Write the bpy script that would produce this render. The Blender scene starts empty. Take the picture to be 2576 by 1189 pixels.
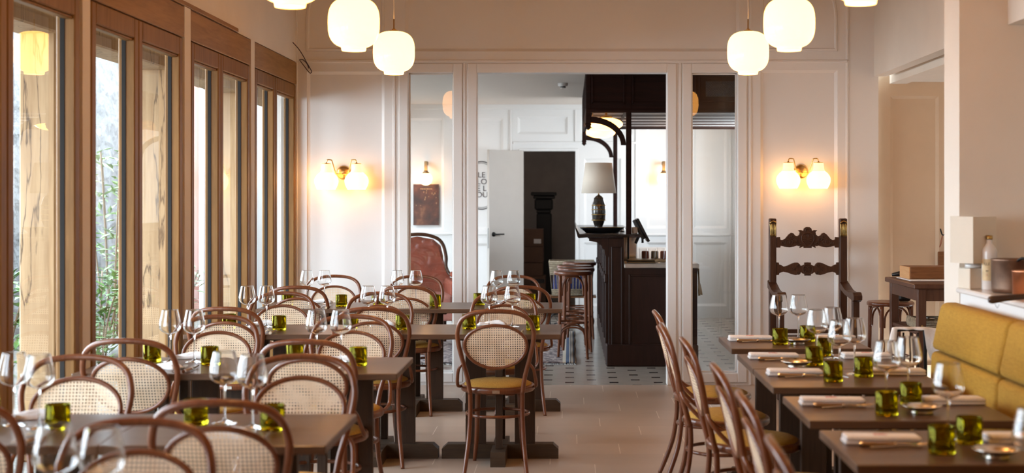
import bpy, bmesh, math, random
from mathutils import Vector, Matrix
R = math.radians
PI = math.pi
random.seed(7)
sc = bpy.context.scene

# ------------------------------------------------------------------ camera
FPX, VX, VY, EYE = 3578.0, 1433.0, 500.0, 1.49      # focal length in px, principal point, eye height
cam_d = bpy.data.cameras.new('camera')
cam = bpy.data.objects.new('camera', cam_d)
sc.collection.objects.link(cam)
cam.location = (0, 0, EYE)
cam.rotation_euler = (R(90), 0, 0)
cam_d.sensor_width = 36.0
cam_d.lens = 36.0 * FPX / 2576.0
cam_d.shift_x = (1288.0 - VX) / 2576.0
cam_d.shift_y = -(594.5 - VY) / 2576.0
cam_d.clip_start = 0.05
cam_d.clip_end = 200
cam_d.dof.use_dof = True
cam_d.dof.focus_distance = 9.6
cam_d.dof.aperture_fstop = 2.6
sc.camera = cam

# ------------------------------------------------------------------ world, exposure
SKY = 6.8
w = bpy.data.worlds.new('world'); sc.world = w
w.use_nodes = True
nt = w.node_tree
bg = nt.nodes['Background']
tc = nt.nodes.new('ShaderNodeTexCoord'); sp = nt.nodes.new('ShaderNodeSeparateXYZ')
mr = nt.nodes.new('ShaderNodeMapRange'); cr = nt.nodes.new('ShaderNodeValToRGB')
nt.links.new(tc.outputs['Generated'], sp.inputs[0]); nt.links.new(sp.outputs['Z'], mr.inputs['Value'])
mr.inputs['From Min'].default_value = -0.05; mr.inputs['From Max'].default_value = 0.7
cr.color_ramp.elements[0].color = (0.83, 0.92, 1, 1); cr.color_ramp.elements[1].color = (0.68, 0.84, 1, 1)
nt.links.new(mr.outputs[0], cr.inputs[0]); nt.links.new(cr.outputs[0], bg.inputs['Color'])
bg.inputs['Strength'].default_value = SKY
sc.view_settings.view_transform = 'Standard'
sc.view_settings.look = 'None'
sc.view_settings.exposure = 1.42
sc.view_settings.gamma = 1.0
sc.view_settings.use_curve_mapping = False
cy_ = sc.cycles
cy_.max_bounces = 24; cy_.diffuse_bounces = 6; cy_.glossy_bounces = 8
cy_.transmission_bounces = 20; cy_.transparent_max_bounces = 32
cy_.caustics_refractive = False; cy_.caustics_reflective = False
cy_.sample_clamp_indirect = 6.0

def portal(loc, sx, sy, rot):
    l = bpy.data.lights.new('daylight_portal', 'AREA'); l.shape = 'RECTANGLE'; l.size = sx; l.size_y = sy
    l.cycles.is_portal = True
    o = bpy.data.objects.new('daylight_portal', l); sc.collection.objects.link(o)
    o.location = loc; o.rotation_euler = rot
    return o
portal((-2.5, 7.25, 1.25), 2.5, 8.4, (0, R(-90), 0))    # window wall (light points to +x)
portal((2.22, 16.05, 1.825), 0.95, 1.7, (0, R(90), 0))  # added opening, out of view in the right wall, brightens the bar room
portal((-2.40, 14.75, 1.32), 2.3, 5.5, (0, R(-90), 0))   # unseen opening added to let daylight into the bar room

def glow(name, loc, power, col, radius=0.05):
    l = bpy.data.lights.new(name, 'POINT'); l.energy = power; l.color = col; l.shadow_soft_size = radius
    o = bpy.data.objects.new(name, l); sc.collection.objects.link(o); o.location = loc
    return o

# ------------------------------------------------------------------ tagging
def tag(o, label=None, cat=None, group=None, kind=None):
    if label: o['label'] = label
    if cat: o['category'] = cat
    if group: o['group'] = group
    if kind: o['kind'] = kind
    return o
def thing(name, label, cat, loc=(0, 0, 0), rz=0.0, group=None):
    o = bpy.data.objects.new(name, None); sc.collection.objects.link(o)
    o.empty_display_size = 0.05
    o.location = loc; o.rotation_euler = (0, 0, rz)
    return tag(o, label, cat, group)
def dup(root, loc, rz=None, label=None, group=None, scale=None):
    r = root.copy(); sc.collection.objects.link(r)
    r.location = loc
    if rz is not None: r.rotation_euler = (0, 0, rz)
    if scale: r.scale = scale
    if label: r['label'] = label
    if group: r['group'] = group
    for ch in list(root.children):
        c = ch.copy(); sc.collection.objects.link(c); c.parent = r
        for g in list(ch.children):
            d = g.copy(); sc.collection.objects.link(d); d.parent = c
    return r
class Placer:
    """first call uses the prototype itself, later calls copies of it"""
    def __init__(s, proto): s.p, s.used = proto, False
    def __call__(s, loc, rz=0.0, label=None, group=None, scale=None):
        if not s.used:
            s.used = True; o = s.p; o.location = loc; o.rotation_euler = (0, 0, rz)
            if scale: o.scale = scale
            if label: o['label'] = label
            if group: o['group'] = group
            return o
        o = dup(s.p, loc, rz, label, group, scale)
        if not scale: o.scale = (1, 1, 1)
        return o

# ------------------------------------------------------------------ mesh helpers
def smooth_path(pts, n=6, closed=False):
    P = [Vector(p) for p in pts]; out = []; m = len(P)
    rng = range(m) if closed else range(m - 1)
    for i in rng:
        if closed: a, b, c, d = P[(i-1) % m], P[i], P[(i+1) % m], P[(i+2) % m]
        else: a, b, c, d = P[max(i-1, 0)], P[i], P[i+1], P[min(i+2, m-1)]
        for k in range(n):
            t = k / n
            out.append(0.5 * ((2*b) + (c-a)*t + (2*a-5*b+4*c-d)*t*t + (3*b-a-3*c+d)*t*t*t))
    if not closed: out.append(P[-1])
    return out
class MB:
    def __init__(s): s.bm = bmesh.new()
    def box(s, p0, p1, bevel=0.0, rz=0.0, seg=1):
        p0 = Vector(p0); p1 = Vector(p1)
        lo = Vector((min(p0[i], p1[i]) for i in range(3))); hi = Vector((max(p0[i], p1[i]) for i in range(3)))
        c = (lo + hi) / 2; d = hi - lo
        r = bmesh.ops.create_cube(s.bm, size=1.0)
        vs = r['verts']
        for v in vs: v.co = Vector((v.co.x*d.x, v.co.y*d.y, v.co.z*d.z))
        if bevel > 0:
            es = list({e for v in vs for e in v.link_edges})
            b = bmesh.ops.bevel(s.bm, geom=es, offset=min(bevel, min(d)*0.45), segments=seg, affect='EDGES', profile=0.5)
            vs = list({v for f in b['faces'] for v in f.verts} | {v for v in vs if v.is_valid})
        M = Matrix.Translation(c) @ Matrix.Rotation(rz, 4, 'Z')
        for v in vs: v.co = M @ v.co
        return s
    def quad(s, a, b, c, d):
        vs = [s.bm.verts.new(p) for p in (a, b, c, d)]; s.bm.faces.new(vs); return s
    def tube(s, pts, rad, seg=8, closed=False, n=5, raw=False, flat=None):
        """sweep a circle; rad is a number or list per control point; flat=(a,b) scales the section"""
        P = [Vector(p) for p in pts]
        if raw: Q = P; rr = [rad]*len(P) if not isinstance(rad, (list, tuple)) else list(rad)
        else:
            Q = smooth_path(P, n, closed)
            if isinstance(rad, (list, tuple)):
                rr = []
                for i in range(len(Q)):
                    t = i / n; k = int(t); f = t - k
                    k2 = (k+1) % len(rad) if closed else min(k+1, len(rad)-1)
                    rr.append(rad[min(k, len(rad)-1)]*(1-f) + rad[k2]*f)
            else: rr = [rad]*len(Q)
        m = len(Q); rings = []; up = None
        for i in range(m):
            if closed: t = Q[(i+1) % m] - Q[(i-1) % m]
            else: t = Q[min(i+1, m-1)] - Q[max(i-1, 0)]
            if t.length < 1e-9: t = Vector((0, 0, 1))
            t.normalize()
            if up is None:
                up = Vector((0, 0, 1)) if abs(t.z) < 0.8 else Vector((0, 1, 0))
            up = (up - t * up.dot(t))
            if up.length < 1e-6: up = t.orthogonal()
            up.normalize(); sd = t.cross(up)
            fa, fb = flat if flat else (1, 1)
            rings.append([s.bm.verts.new(Q[i] + (sd*math.cos(2*PI*k/seg)*fa + up*math.sin(2*PI*k/seg)*fb)*rr[i]) for k in range(seg)])
        for i in range(m if closed else m-1):
            a, b = rings[i], rings[(i+1) % m]
            for k in range(seg):
                f = s.bm.faces.new((a[k], a[(k+1) % seg], b[(k+1) % seg], b[k])); f.smooth = True
        if not closed:
            s.bm.faces.new(rings[0][::-1]); s.bm.faces.new(rings[-1])
        return s
    def lathe(s, prof, seg=24, c=(0, 0, 0), axis='Z', close=False):
        c = Vector(c); rings = []
        for (r, z) in prof:
            if r < 1e-6:
                q = Vector((0, 0, z)) if axis == 'Z' else (Vector((0, z, 0)) if axis == 'Y' else Vector((z, 0, 0)))
                rings.append([s.bm.verts.new(q + c)]); continue
            ring = []
            for k in range(seg):
                a = 2*PI*k/seg; u, v = r*math.cos(a), r*math.sin(a)
                q = Vector((u, v, z)) if axis == 'Z' else (Vector((v, z, u)) if axis == 'Y' else Vector((z, u, v)))
                ring.append(s.bm.verts.new(q + c))
            rings.append(ring)
        n = len(rings)
        for i in range(n if close else n-1):
            a, b = rings[i], rings[(i+1) % n]
            if len(a) == 1 and len(b) == 1: continue
            for k in range(seg):
                k2 = (k+1) % seg
                if len(a) == 1: f = s.bm.faces.new((a[0], b[k2], b[k]))
                elif len(b) == 1: f = s.bm.faces.new((a[k], a[k2], b[0]))
                else: f = s.bm.faces.new((a[k], a[k2], b[k2], b[k]))
                f.smooth = True
        return s
    def prism(s, poly, d0, d1, plane='XZ', bevel=0.0):
        """poly in a plane, extruded along the third axis from d0 to d1"""
        def P(u, v, d):
            return Vector((u, d, v)) if plane == 'XZ' else (Vector((u, v, d)) if plane == 'XY' else Vector((d, u, v)))
        A = [s.bm.verts.new(P(u, v, d0)) for u, v in poly]; B = [s.bm.verts.new(P(u, v, d1)) for u, v in poly]
        n = len(poly)
        fs = [s.bm.faces.new(A), s.bm.faces.new(B[::-1])]
        for i in range(n): s.bm.faces.new((A[i], B[i], B[(i+1) % n], A[(i+1) % n]))
        if bevel > 0:
            es = [e for f in fs for e in f.edges]
            bmesh.ops.bevel(s.bm, geom=es, offset=bevel, segments=1, affect='EDGES')
        return s
    def xf(s, M):
        for v in s.bm.verts: v.co = M @ v.co
        return s
    def build(s, name, mat, parent=None, loc=(0, 0, 0), rz=0.0, smooth=False, recalc=True):
        if recalc: bmesh.ops.recalc_face_normals(s.bm, faces=s.bm.faces)
        me = bpy.data.meshes.new(name); s.bm.to_mesh(me); s.bm.free()
        if smooth:
            for p in me.polygons: p.use_smooth = True
        me.materials.append(mat)
        o = bpy.data.objects.new(name, me); sc.collection.objects.link(o)
        o.location = loc; o.rotation_euler = (0, 0, rz)
        if parent: o.parent = parent
        return o
def struct(o): o['kind'] = 'structure'; return o
def sbox(name, p0, p1, mat, bevel=0.0): return struct(MB().box(p0, p1, bevel).build(name, mat))

# ------------------------------------------------------------------ materials
def nm(name):
    m = bpy.data.materials.new(name); m.use_nodes = True
    t = m.node_tree; b = t.nodes['Principled BSDF']
    return m, t, b
def N(t, kind, **kw):
    n = t.nodes.new(kind)
    for k, v in kw.items():
        if k in n.inputs.keys() if isinstance(k, str) else False: n.inputs[k].default_value = v
        else: setattr(n, k, v)
    return n
def mat(name, col, rough=0.5, metal=0.0, var=0.06, nscale=8.0, bump=0.0, bscale=60.0, spec=0.5, coat=0.0, stretch=None):
    m, t, b = nm(name)
    b.inputs['Roughness'].default_value = rough; b.inputs['Metallic'].default_value = metal
    b.inputs['Specular IOR Level'].default_value = spec
    b.inputs['Coat Weight'].default_value = coat; b.inputs['Coat Roughness'].default_value = 0.12
    tc = N(t, 'ShaderNodeTexCoord'); mp = N(t, 'ShaderNodeMapping')
    t.links.new(tc.outputs['Object'], mp.inputs['Vector'])
    if stretch: mp.inputs['Scale'].default_value = stretch
    no = N(t, 'ShaderNodeTexNoise'); no.inputs['Scale'].default_value = nscale; no.inputs['Detail'].default_value = 5
    t.links.new(mp.outputs[0], no.inputs['Vector'])
    rp = N(t, 'ShaderNodeValToRGB')
    c = Vector(col[:3])
    rp.color_ramp.elements[0].position = 0.3; rp.color_ramp.elements[1].position = 0.7
    rp.color_ramp.elements[0].color = (*[max(0, x*(1-var)) for x in c], 1)
    rp.color_ramp.elements[1].color = (*[min(1, x*(1+var)) for x in c], 1)
    t.links.new(no.outputs[0], rp.inputs[0]); t.links.new(rp.outputs[0], b.inputs['Base Color'])
    if bump > 0:
        n2 = N(t, 'ShaderNodeTexNoise'); n2.inputs['Scale'].default_value = bscale; n2.inputs['Detail'].default_value = 3
        t.links.new(mp.outputs[0], n2.inputs['Vector'])
        bp = N(t, 'ShaderNodeBump'); bp.inputs['Strength'].default_value = bump; bp.inputs['Distance'].default_value = 0.01
        t.links.new(n2.outputs[0], bp.inputs['Height']); t.links.new(bp.outputs[0], b.inputs['Normal'])
    return m
def wood(name, c1, c2, rough=0.45, axis='Z', scale=6.0, coat=0.0, dist=4.0, bump=0.05, cracks=False, spec=0.32):
    m, t, b = nm(name); b.inputs['Specular IOR Level'].default_value = spec
    tc = N(t, 'ShaderNodeTexCoord'); mp = N(t, 'ShaderNodeMapping')
    st = {'X': (0.08, 1, 1), 'Y': (1, 0.08, 1), 'Z': (1, 1, 0.08)}[axis]
    mp.inputs['Scale'].default_value = st
    t.links.new(tc.outputs['Object'], mp.inputs['Vector'])
    n1 = N(t, 'ShaderNodeTexNoise'); n1.inputs['Scale'].default_value = scale*4; n1.inputs['Detail'].default_value = 7
    n1.inputs['Distortion'].default_value = dist*0.2
    t.links.new(mp.outputs[0], n1.inputs['Vector'])
    n2 = N(t, 'ShaderNodeTexNoise'); n2.inputs['Scale'].default_value = scale*18; n2.inputs['Detail'].default_value = 4
    t.links.new(mp.outputs[0], n2.inputs['Vector'])
    mx = N(t, 'ShaderNodeMix'); mx.data_type = 'FLOAT'; mx.inputs[0].default_value = 0.35
    t.links.new(n1.outputs[0], mx.inputs[2]); t.links.new(n2.outputs[0], mx.inputs[3])
    rp = N(t, 'ShaderNodeValToRGB'); rp.color_ramp.elements[0].position = 0.33; rp.color_ramp.elements[1].position = 0.66
    rp.color_ramp.elements[0].color = (*c1, 1); rp.color_ramp.elements[1].color = (*c2, 1)
    t.links.new(mx.outputs[0], rp.inputs[0])
    last = rp.outputs[0]
    if cracks:
        mp2 = N(t, 'ShaderNodeMapping'); mp2.inputs['Scale'].default_value = (1, 1, 0.12)
        t.links.new(tc.outputs['Object'], mp2.inputs['Vector'])
        n3 = N(t, 'ShaderNodeTexNoise'); n3.inputs['Scale'].default_value = 5.0; n3.inputs['Detail'].default_value = 6
        t.links.new(mp2.outputs[0], n3.inputs['Vector'])
        r3 = N(t, 'ShaderNodeValToRGB')
        e = r3.color_ramp.elements
        e[0].position = 0.488; e[0].color = (1, 1, 1, 1); e[1].position = 0.512; e[1].color = (1, 1, 1, 1)
        k = e.new(0.5); k.color = (0.08, 0.05, 0.03, 1)
        t.links.new(n3.outputs[0], r3.inputs[0])
        m3 = N(t, 'ShaderNodeMix'); m3.data_type = 'RGBA'; m3.blend_type = 'MULTIPLY'; m3.inputs[0].default_value = 0.8
        t.links.new(last, m3.inputs[6]); t.links.new(r3.outputs[0], m3.inputs[7]); last = m3.outputs[2]
    t.links.new(last, b.inputs['Base Color'])
    b.inputs['Roughness'].default_value = rough
    b.inputs['Coat Weight'].default_value = coat; b.inputs['Coat Roughness'].default_value = 0.15
    bp = N(t, 'ShaderNodeBump'); bp.inputs['Strength'].default_value = bump; bp.inputs['Distance'].default_value = 0.005
    t.links.new(n2.outputs[0], bp.inputs['Height']); t.links.new(bp.outputs[0], b.inputs['Normal'])
    return m
def emit(name, col, strength, coat=True):
    m, t, b = nm(name)
    b.inputs['Base Color'].default_value = (0.35, 0.33, 0.30, 1)
    b.inputs['Roughness'].default_value = 0.12
    b.inputs['Emission Color'].default_value = (*col, 1)
    b.inputs['Emission Strength'].default_value = strength
    return m
def glass(name, col=(1, 1, 1), ior=1.45, rough=0.0):
    m = bpy.data.materials.new(name); m.use_nodes = True; t = m.node_tree
    t.nodes.remove(t.nodes['Principled BSDF'])
    g = N(t, 'ShaderNodeBsdfGlass'); g.inputs['Color'].default_value = (*col, 1); g.inputs['IOR'].default_value = ior
    g.inputs['Roughness'].default_value = rough
    t.links.new(g.outputs[0], t.nodes['Material Output'].inputs[0])
    return m
def pane_mat(name, ior=1.7, tint=(0.97, 0.985, 0.98), wav=0.0):
    m = bpy.data.materials.new(name); m.use_nodes = True; t = m.node_tree
    t.nodes.remove(t.nodes['Principled BSDF'])
    tr = N(t, 'ShaderNodeBsdfTransparent'); tr.inputs[0].default_value = (*tint, 1)
    gl = N(t, 'ShaderNodeBsdfGlossy'); gl.inputs['Roughness'].default_value = 0.0
    fr = N(t, 'ShaderNodeFresnel'); ge = N(t, 'ShaderNodeNewGeometry')      # same reflectance from either side of the sheet
    mi = N(t, 'ShaderNodeMix'); mi.data_type = 'FLOAT'; mi.inputs[2].default_value = ior; mi.inputs[3].default_value = 1/ior
    t.links.new(ge.outputs['Backfacing'], mi.inputs[0]); t.links.new(mi.outputs[0], fr.inputs['IOR'])
    mx = N(t, 'ShaderNodeMixShader')
    t.links.new(fr.outputs[0], mx.inputs[0]); t.links.new(tr.outputs[0], mx.inputs[1]); t.links.new(gl.outputs[0], mx.inputs[2])
    t.links.new(mx.outputs[0], t.nodes['Material Output'].inputs[0])
    return m
def math_node(t, op, a, b=None, c=None):
    n = N(t, 'ShaderNodeMath'); n.operation = op
    for i, v in enumerate((a, b, c)):
        if v is None: continue
        if isinstance(v, (int, float)): n.inputs[i].default_value = v
        else: t.links.new(v, n.inputs[i])
    return n.outputs[0]
def cane_mat():
    m, t, b = nm('woven_cane')
    tc = N(t, 'ShaderNodeTexCoord'); sp = N(t, 'ShaderNodeSeparateXYZ'); t.links.new(tc.outputs['Object'], sp.inputs[0])
    p = 0.0125
    def cell(o):
        f = math_node(t, 'FRACT', math_node(t, 'MULTIPLY', o, 1/p))
        return math_node(t, 'ABSOLUTE', math_node(t, 'SUBTRACT', f, 0.5))
    a, c = cell(sp.outputs['X']), cell(sp.outputs['Z'])
    d = math_node(t, 'ADD', math_node(t, 'POWER', a, 3), math_node(t, 'POWER', c, 3))
    hole = math_node(t, 'LESS_THAN', d, 0.25**3*1.0)
    no = N(t, 'ShaderNodeTexNoise'); no.inputs['Scale'].default_value = 9
    t.links.new(tc.outputs['Object'], no.inputs['Vector'])
    rp = N(t, 'ShaderNodeValToRGB'); rp.color_ramp.elements[0].color = (0.74, 0.54, 0.34, 1); rp.color_ramp.elements[1].color = (0.94, 0.79, 0.60, 1)
    rp.color_ramp.elements[0].position = 0.3; rp.color_ramp.elements[1].position = 0.65
    t.links.new(no.outputs[0], rp.inputs[0]); t.links.new(rp.outputs[0], b.inputs['Base Color'])
    b.inputs['Roughness'].default_value = 0.45
    # strands: fine bump
    wv = math_node(t, 'SINE', math_node(t, 'MULTIPLY', math_node(t, 'ADD', sp.outputs['X'], sp.outputs['Z']), 2*PI/p*2))
    bp = N(t, 'ShaderNodeBump'); bp.inputs['Strength'].default_value = 0.25; bp.inputs['Distance'].default_value = 0.002
    t.links.new(wv, bp.inputs['Height']); t.links.new(bp.outputs[0], b.inputs['Normal'])
    tl = N(t, 'ShaderNodeBsdfTranslucent'); t.links.new(rp.outputs[0], tl.inputs[0])
    mt = N(t, 'ShaderNodeMixShader'); mt.inputs[0].default_value = 0.3
    t.links.new(b.outputs[0], mt.inputs[1]); t.links.new(tl.outputs[0], mt.inputs[2])
    tr = N(t, 'ShaderNodeBsdfTransparent'); mx = N(t, 'ShaderNodeMixShader')
    t.links.new(hole, mx.inputs[0]); t.links.new(mt.outputs[0], mx.inputs[1]); t.links.new(tr.outputs[0], mx.inputs[2])
    t.links.new(mx.outputs[0], t.nodes['Material Output'].inputs[0])
    return m
def fabric(name, c1, c2, scale=900.0, rough=0.9, sheen=0.3):
    m, t, b = nm(name)
    tc = N(t, 'ShaderNodeTexCoord')
    res = []
    for st in ((0.35, 0.05, 1), (0.35, 1, 0.05)):
        mp = N(t, 'ShaderNodeMapping'); mp.inputs['Scale'].default_value = st
        t.links.new(tc.outputs['Object'], mp.inputs['Vector'])
        n = N(t, 'ShaderNodeTexNoise'); n.inputs['Scale'].default_value = scale*0.5; n.inputs['Detail'].default_value = 2
        t.links.new(mp.outputs[0], n.inputs['Vector']); res.append(n.outputs[0])
    s_ = math_node(t, 'ADD', res[0], res[1]); s_ = math_node(t, 'MULTIPLY', s_, 0.5)
    rp = N(t, 'ShaderNodeValToRGB'); rp.color_ramp.elements[0].position = 0.38; rp.color_ramp.elements[1].position = 0.62
    rp.color_ramp.elements[0].color = (*c1, 1); rp.color_ramp.elements[1].color = (*c2, 1)
    t.links.new(s_, rp.inputs[0]); t.links.new(rp.outputs[0], b.inputs['Base Color'])
    b.inputs['Roughness'].default_value = rough; b.inputs['Sheen Weight'].default_value = sheen
    bp = N(t, 'ShaderNodeBump'); bp.inputs['Strength'].default_value = 0.25; bp.inputs['Distance'].default_value = 0.002
    t.links.new(s_, bp.inputs['Height']); t.links.new(bp.outputs[0], b.inputs['Normal'])
    return m
def floor_tiles():
    m, t, b = nm('beige_floor_tiles')
    tc = N(t, 'ShaderNodeTexCoord'); sp = N(t, 'ShaderNodeSeparateXYZ'); t.links.new(tc.outputs['Object'], sp.inputs[0])
    ry = math_node(t, 'MULTIPLY', math_node(t, 'ADD', sp.outputs['Y'], .05), 1/.335)
    row = math_node(t, 'FLOOR', ry)
    sh = math_node(t, 'FRACT', math_node(t, 'MULTIPLY', row, .382))
    u = math_node(t, 'ADD', math_node(t, 'MULTIPLY', sp.outputs['X'], 1/.66), sh)
    fx_ = math_node(t, 'ABSOLUTE', math_node(t, 'SUBTRACT', math_node(t, 'FRACT', u), .5))
    joint = math_node(t, 'GREATER_THAN', fx_, .5 - .0036)
    fy_ = math_node(t, 'ABSOLUTE', math_node(t, 'SUBTRACT', math_node(t, 'FRACT', ry), .5))
    course = math_node(t, 'MULTIPLY', math_node(t, 'GREATER_THAN', fy_, .5 - .006), .18)
    wn = N(t, 'ShaderNodeTexWhiteNoise'); wn.noise_dimensions = '2D'
    cb_ = N(t, 'ShaderNodeCombineXYZ'); t.links.new(math_node(t, 'FLOOR', u), cb_.inputs[0]); t.links.new(row, cb_.inputs[1]); t.links.new(cb_.outputs[0], wn.inputs['Vector'])
    m0 = N(t, 'ShaderNodeMix'); m0.data_type = 'RGBA'; m0.inputs[6].default_value = (0.485, 0.392, 0.315, 1); m0.inputs[7].default_value = (0.43, 0.345, 0.275, 1)
    t.links.new(wn.outputs['Value'], m0.inputs[0])
    m1 = N(t, 'ShaderNodeMix'); m1.data_type = 'RGBA'; t.links.new(math_node(t, 'MAXIMUM', joint, course), m1.inputs[0]); t.links.new(m0.outputs[2], m1.inputs[6]); m1.inputs[7].default_value = (0.74, 0.66, 0.57, 1)
    no = N(t, 'ShaderNodeTexNoise'); no.inputs['Scale'].default_value = 3; no.inputs['Detail'].default_value = 8
    t.links.new(tc.outputs['Object'], no.inputs['Vector'])
    rp = N(t, 'ShaderNodeValToRGB'); rp.color_ramp.elements[0].color = (0.84, 0.84, 0.84, 1); rp.color_ramp.elements[1].color = (1.08, 1.07, 1.06, 1)
    t.links.new(no.outputs[0], rp.inputs[0])
    mx = N(t, 'ShaderNodeMix'); mx.data_type = 'RGBA'; mx.blend_type = 'MULTIPLY'; mx.inputs[0].default_value = 1
    t.links.new(m1.outputs[2], mx.inputs[6]); t.links.new(rp.outputs[0], mx.inputs[7]); t.links.new(mx.outputs[2], b.inputs['Base Color'])
    b.inputs['Roughness'].default_value = 0.36
    bp = N(t, 'ShaderNodeBump'); bp.inputs['Strength'].default_value = 0.1; bp.inputs['Distance'].default_value = 0.004
    t.links.new(no.outputs[0], bp.inputs['Height']); t.links.new(bp.outputs[0], b.inputs['Normal'])
    return m
def bar_tiles():
    m, t, b = nm('cabochon_floor_tiles')
    tc = N(t, 'ShaderNodeTexCoord'); sp = N(t, 'ShaderNodeSeparateXYZ'); t.links.new(tc.outputs['Object'], sp.inputs[0])
    def cen(o, period, off=0.0):
        f = math_node(t, 'FRACT', math_node(t, 'ADD', math_node(t, 'MULTIPLY', o, 1/period), off))
        return math_node(t, 'MULTIPLY', math_node(t, 'ABSOLUTE', math_node(t, 'SUBTRACT', f, 0.5)), period)
    px, py = 0.36, 0.33
    dots = []; lines = []
    for off in (0.0, 0.5):
        a, c = cen(sp.outputs['X'], px, off), cen(sp.outputs['Y'], py, off)
        dots.append(math_node(t, 'MULTIPLY', math_node(t, 'LESS_THAN', a, 0.036), math_node(t, 'LESS_THAN', c, 0.030)))
    dot = math_node(t, 'MAXIMUM', dots[0], dots[1])
    # diagonal joints between the insets
    u = math_node(t, 'ADD', math_node(t, 'MULTIPLY', sp.outputs['X'], 1/px), math_node(t, 'MULTIPLY', sp.outputs['Y'], 1/py))
    v = math_node(t, 'SUBTRACT', math_node(t, 'MULTIPLY', sp.outputs['X'], 1/px), math_node(t, 'MULTIPLY', sp.outputs['Y'], 1/py))
    for q in (u, v):
        f = math_node(t, 'ABSOLUTE', math_node(t, 'SUBTRACT', math_node(t, 'FRACT', q), 0.5))
        lines.append(math_node(t, 'GREATER_THAN', f, 0.491))
    ln = math_node(t, 'MAXIMUM', lines[0], lines[1])
    no = N(t, 'ShaderNodeTexNoise'); no.inputs['Scale'].default_value = 5; no.inputs['Detail'].default_value = 6
    t.links.new(tc.outputs['Object'], no.inputs['Vector'])
    rp = N(t, 'ShaderNodeValToRGB'); rp.color_ramp.elements[0].color = (0.33, 0.285, 0.24, 1); rp.color_ramp.elements[1].color = (0.46, 0.41, 0.355, 1)
    t.links.new(no.outputs[0], rp.inputs[0])
    m1 = N(t, 'ShaderNodeMix'); m1.data_type = 'RGBA'; t.links.new(ln, m1.inputs[0]); t.links.new(rp.outputs[0], m1.inputs[6]); m1.inputs[7].default_value = (0.30, 0.265, 0.23, 1)
    m2 = N(t, 'ShaderNodeMix'); m2.data_type = 'RGBA'; t.links.new(dot, m2.inputs[0]); t.links.new(m1.outputs[2], m2.inputs[6]); m2.inputs[7].default_value = (0.02, 0.02, 0.022, 1)
    t.links.new(m2.outputs[2], b.inputs['Base Color']); b.inputs['Roughness'].default_value = 0.22
    return m
def stone_wall():
    m, t, b = nm('whitewashed_stone')
    tc = N(t, 'ShaderNodeTexCoord'); mp = N(t, 'ShaderNodeMapping'); mp.inputs['Rotation'].default_value = (R(90), 0, R(90))
    t.links.new(tc.outputs['Object'], mp.inputs['Vector'])
    vo = N(t, 'ShaderNodeTexVoronoi'); vo.inputs['Scale'].default_value = 4.0
    t.links.new(tc.outputs['Object'], vo.inputs['Vector'])
    no = N(t, 'ShaderNodeTexNoise'); no.inputs['Scale'].default_value = 9; no.inputs['Detail'].default_value = 8
    t.links.new(tc.outputs['Object'], no.inputs['Vector'])
    s_ = math_node(t, 'ADD', vo.outputs['Distance'], no.outputs[0])
    bp = N(t, 'ShaderNodeBump'); bp.inputs['Strength'].default_value = 0.9; bp.inputs['Distance'].default_value = 0.05
    t.links.new(s_, bp.inputs['Height']); t.links.new(bp.outputs[0], b.inputs['Normal'])
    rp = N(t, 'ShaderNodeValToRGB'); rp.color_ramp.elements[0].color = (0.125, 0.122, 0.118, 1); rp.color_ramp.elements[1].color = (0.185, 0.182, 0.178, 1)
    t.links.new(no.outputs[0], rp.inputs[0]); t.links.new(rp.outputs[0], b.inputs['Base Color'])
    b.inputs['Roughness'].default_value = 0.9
    return m

M_WALL = mat('warm_white_paint', (0.765, 0.752, 0.735), 0.55, var=0.02, nscale=2.0, bump=0.03, bscale=120)
M_PLAST = mat('cream_plaster', (0.72, 0.66, 0.58), 0.8, var=0.03, nscale=3, bump=0.05, bscale=70)
M_WARMLIT = mat('warm_lit_wall', (0.60, 0.46, 0.32), 0.6, var=0.02)  # white alcove wall with the warm lamp glow put into its colour
M_BARW = mat('bar_room_paint', (0.74, 0.73, 0.71), 0.5, var=0.02, nscale=2.0)
M_CEIL = mat('ceiling_paint', (0.70, 0.64, 0.58), 0.85, var=0.01)
M_OAK = wood('window_oak', (0.165, 0.075, 0.018), (0.26, 0.127, 0.037), 0.5, 'Z', 5, coat=0.0, spec=0.22)
M_OAKH = wood('header_oak', (0.225, 0.112, 0.036), (0.35, 0.19, 0.068), 0.5, 'Y', 5, coat=0.0, spec=0.25)
M_POST = wood('porch_oak', (0.235, 0.135, 0.062), (0.36, 0.235, 0.125), 0.7, 'Z', 3, cracks=True)
M_BEND = wood('bentwood_mahogany', (0.115, 0.034, 0.013), (0.185, 0.062, 0.025), 0.32, 'Z', 8, coat=0.3)
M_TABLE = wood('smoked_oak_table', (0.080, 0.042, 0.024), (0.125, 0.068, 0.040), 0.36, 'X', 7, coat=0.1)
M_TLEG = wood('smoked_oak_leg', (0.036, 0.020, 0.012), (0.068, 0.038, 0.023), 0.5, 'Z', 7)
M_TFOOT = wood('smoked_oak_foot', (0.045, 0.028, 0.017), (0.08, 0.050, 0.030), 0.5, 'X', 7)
M_CANE = cane_mat()
M_MUST = fabric('mustard_seat', (0.36, 0.20, 0.03), (0.52, 0.315, 0.062), 1200, sheen=0.0)
M_BANQ = fabric('mustard_linen', (0.315, 0.165, 0.012), (0.43, 0.24, 0.024), 700, sheen=0.0)
M_WGLASS = glass('clear_glass', (0.985, 0.99, 0.99), 1.45)
M_GREEN = glass('olive_glass', (0.75, 0.70, 0.12), 1.45)
M_PANE = pane_mat('window_glass', 1.75)
M_PANE2 = pane_mat('partition_glass', 1.75, (0.95, 0.96, 0.95))
M_GASKET = mat('dark_gasket', (0.018, 0.016, 0.015), 0.9)
M_NAP = fabric('white_linen', (0.70, 0.69, 0.68), (0.84, 0.83, 0.81), 1500, sheen=0.1)
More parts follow.
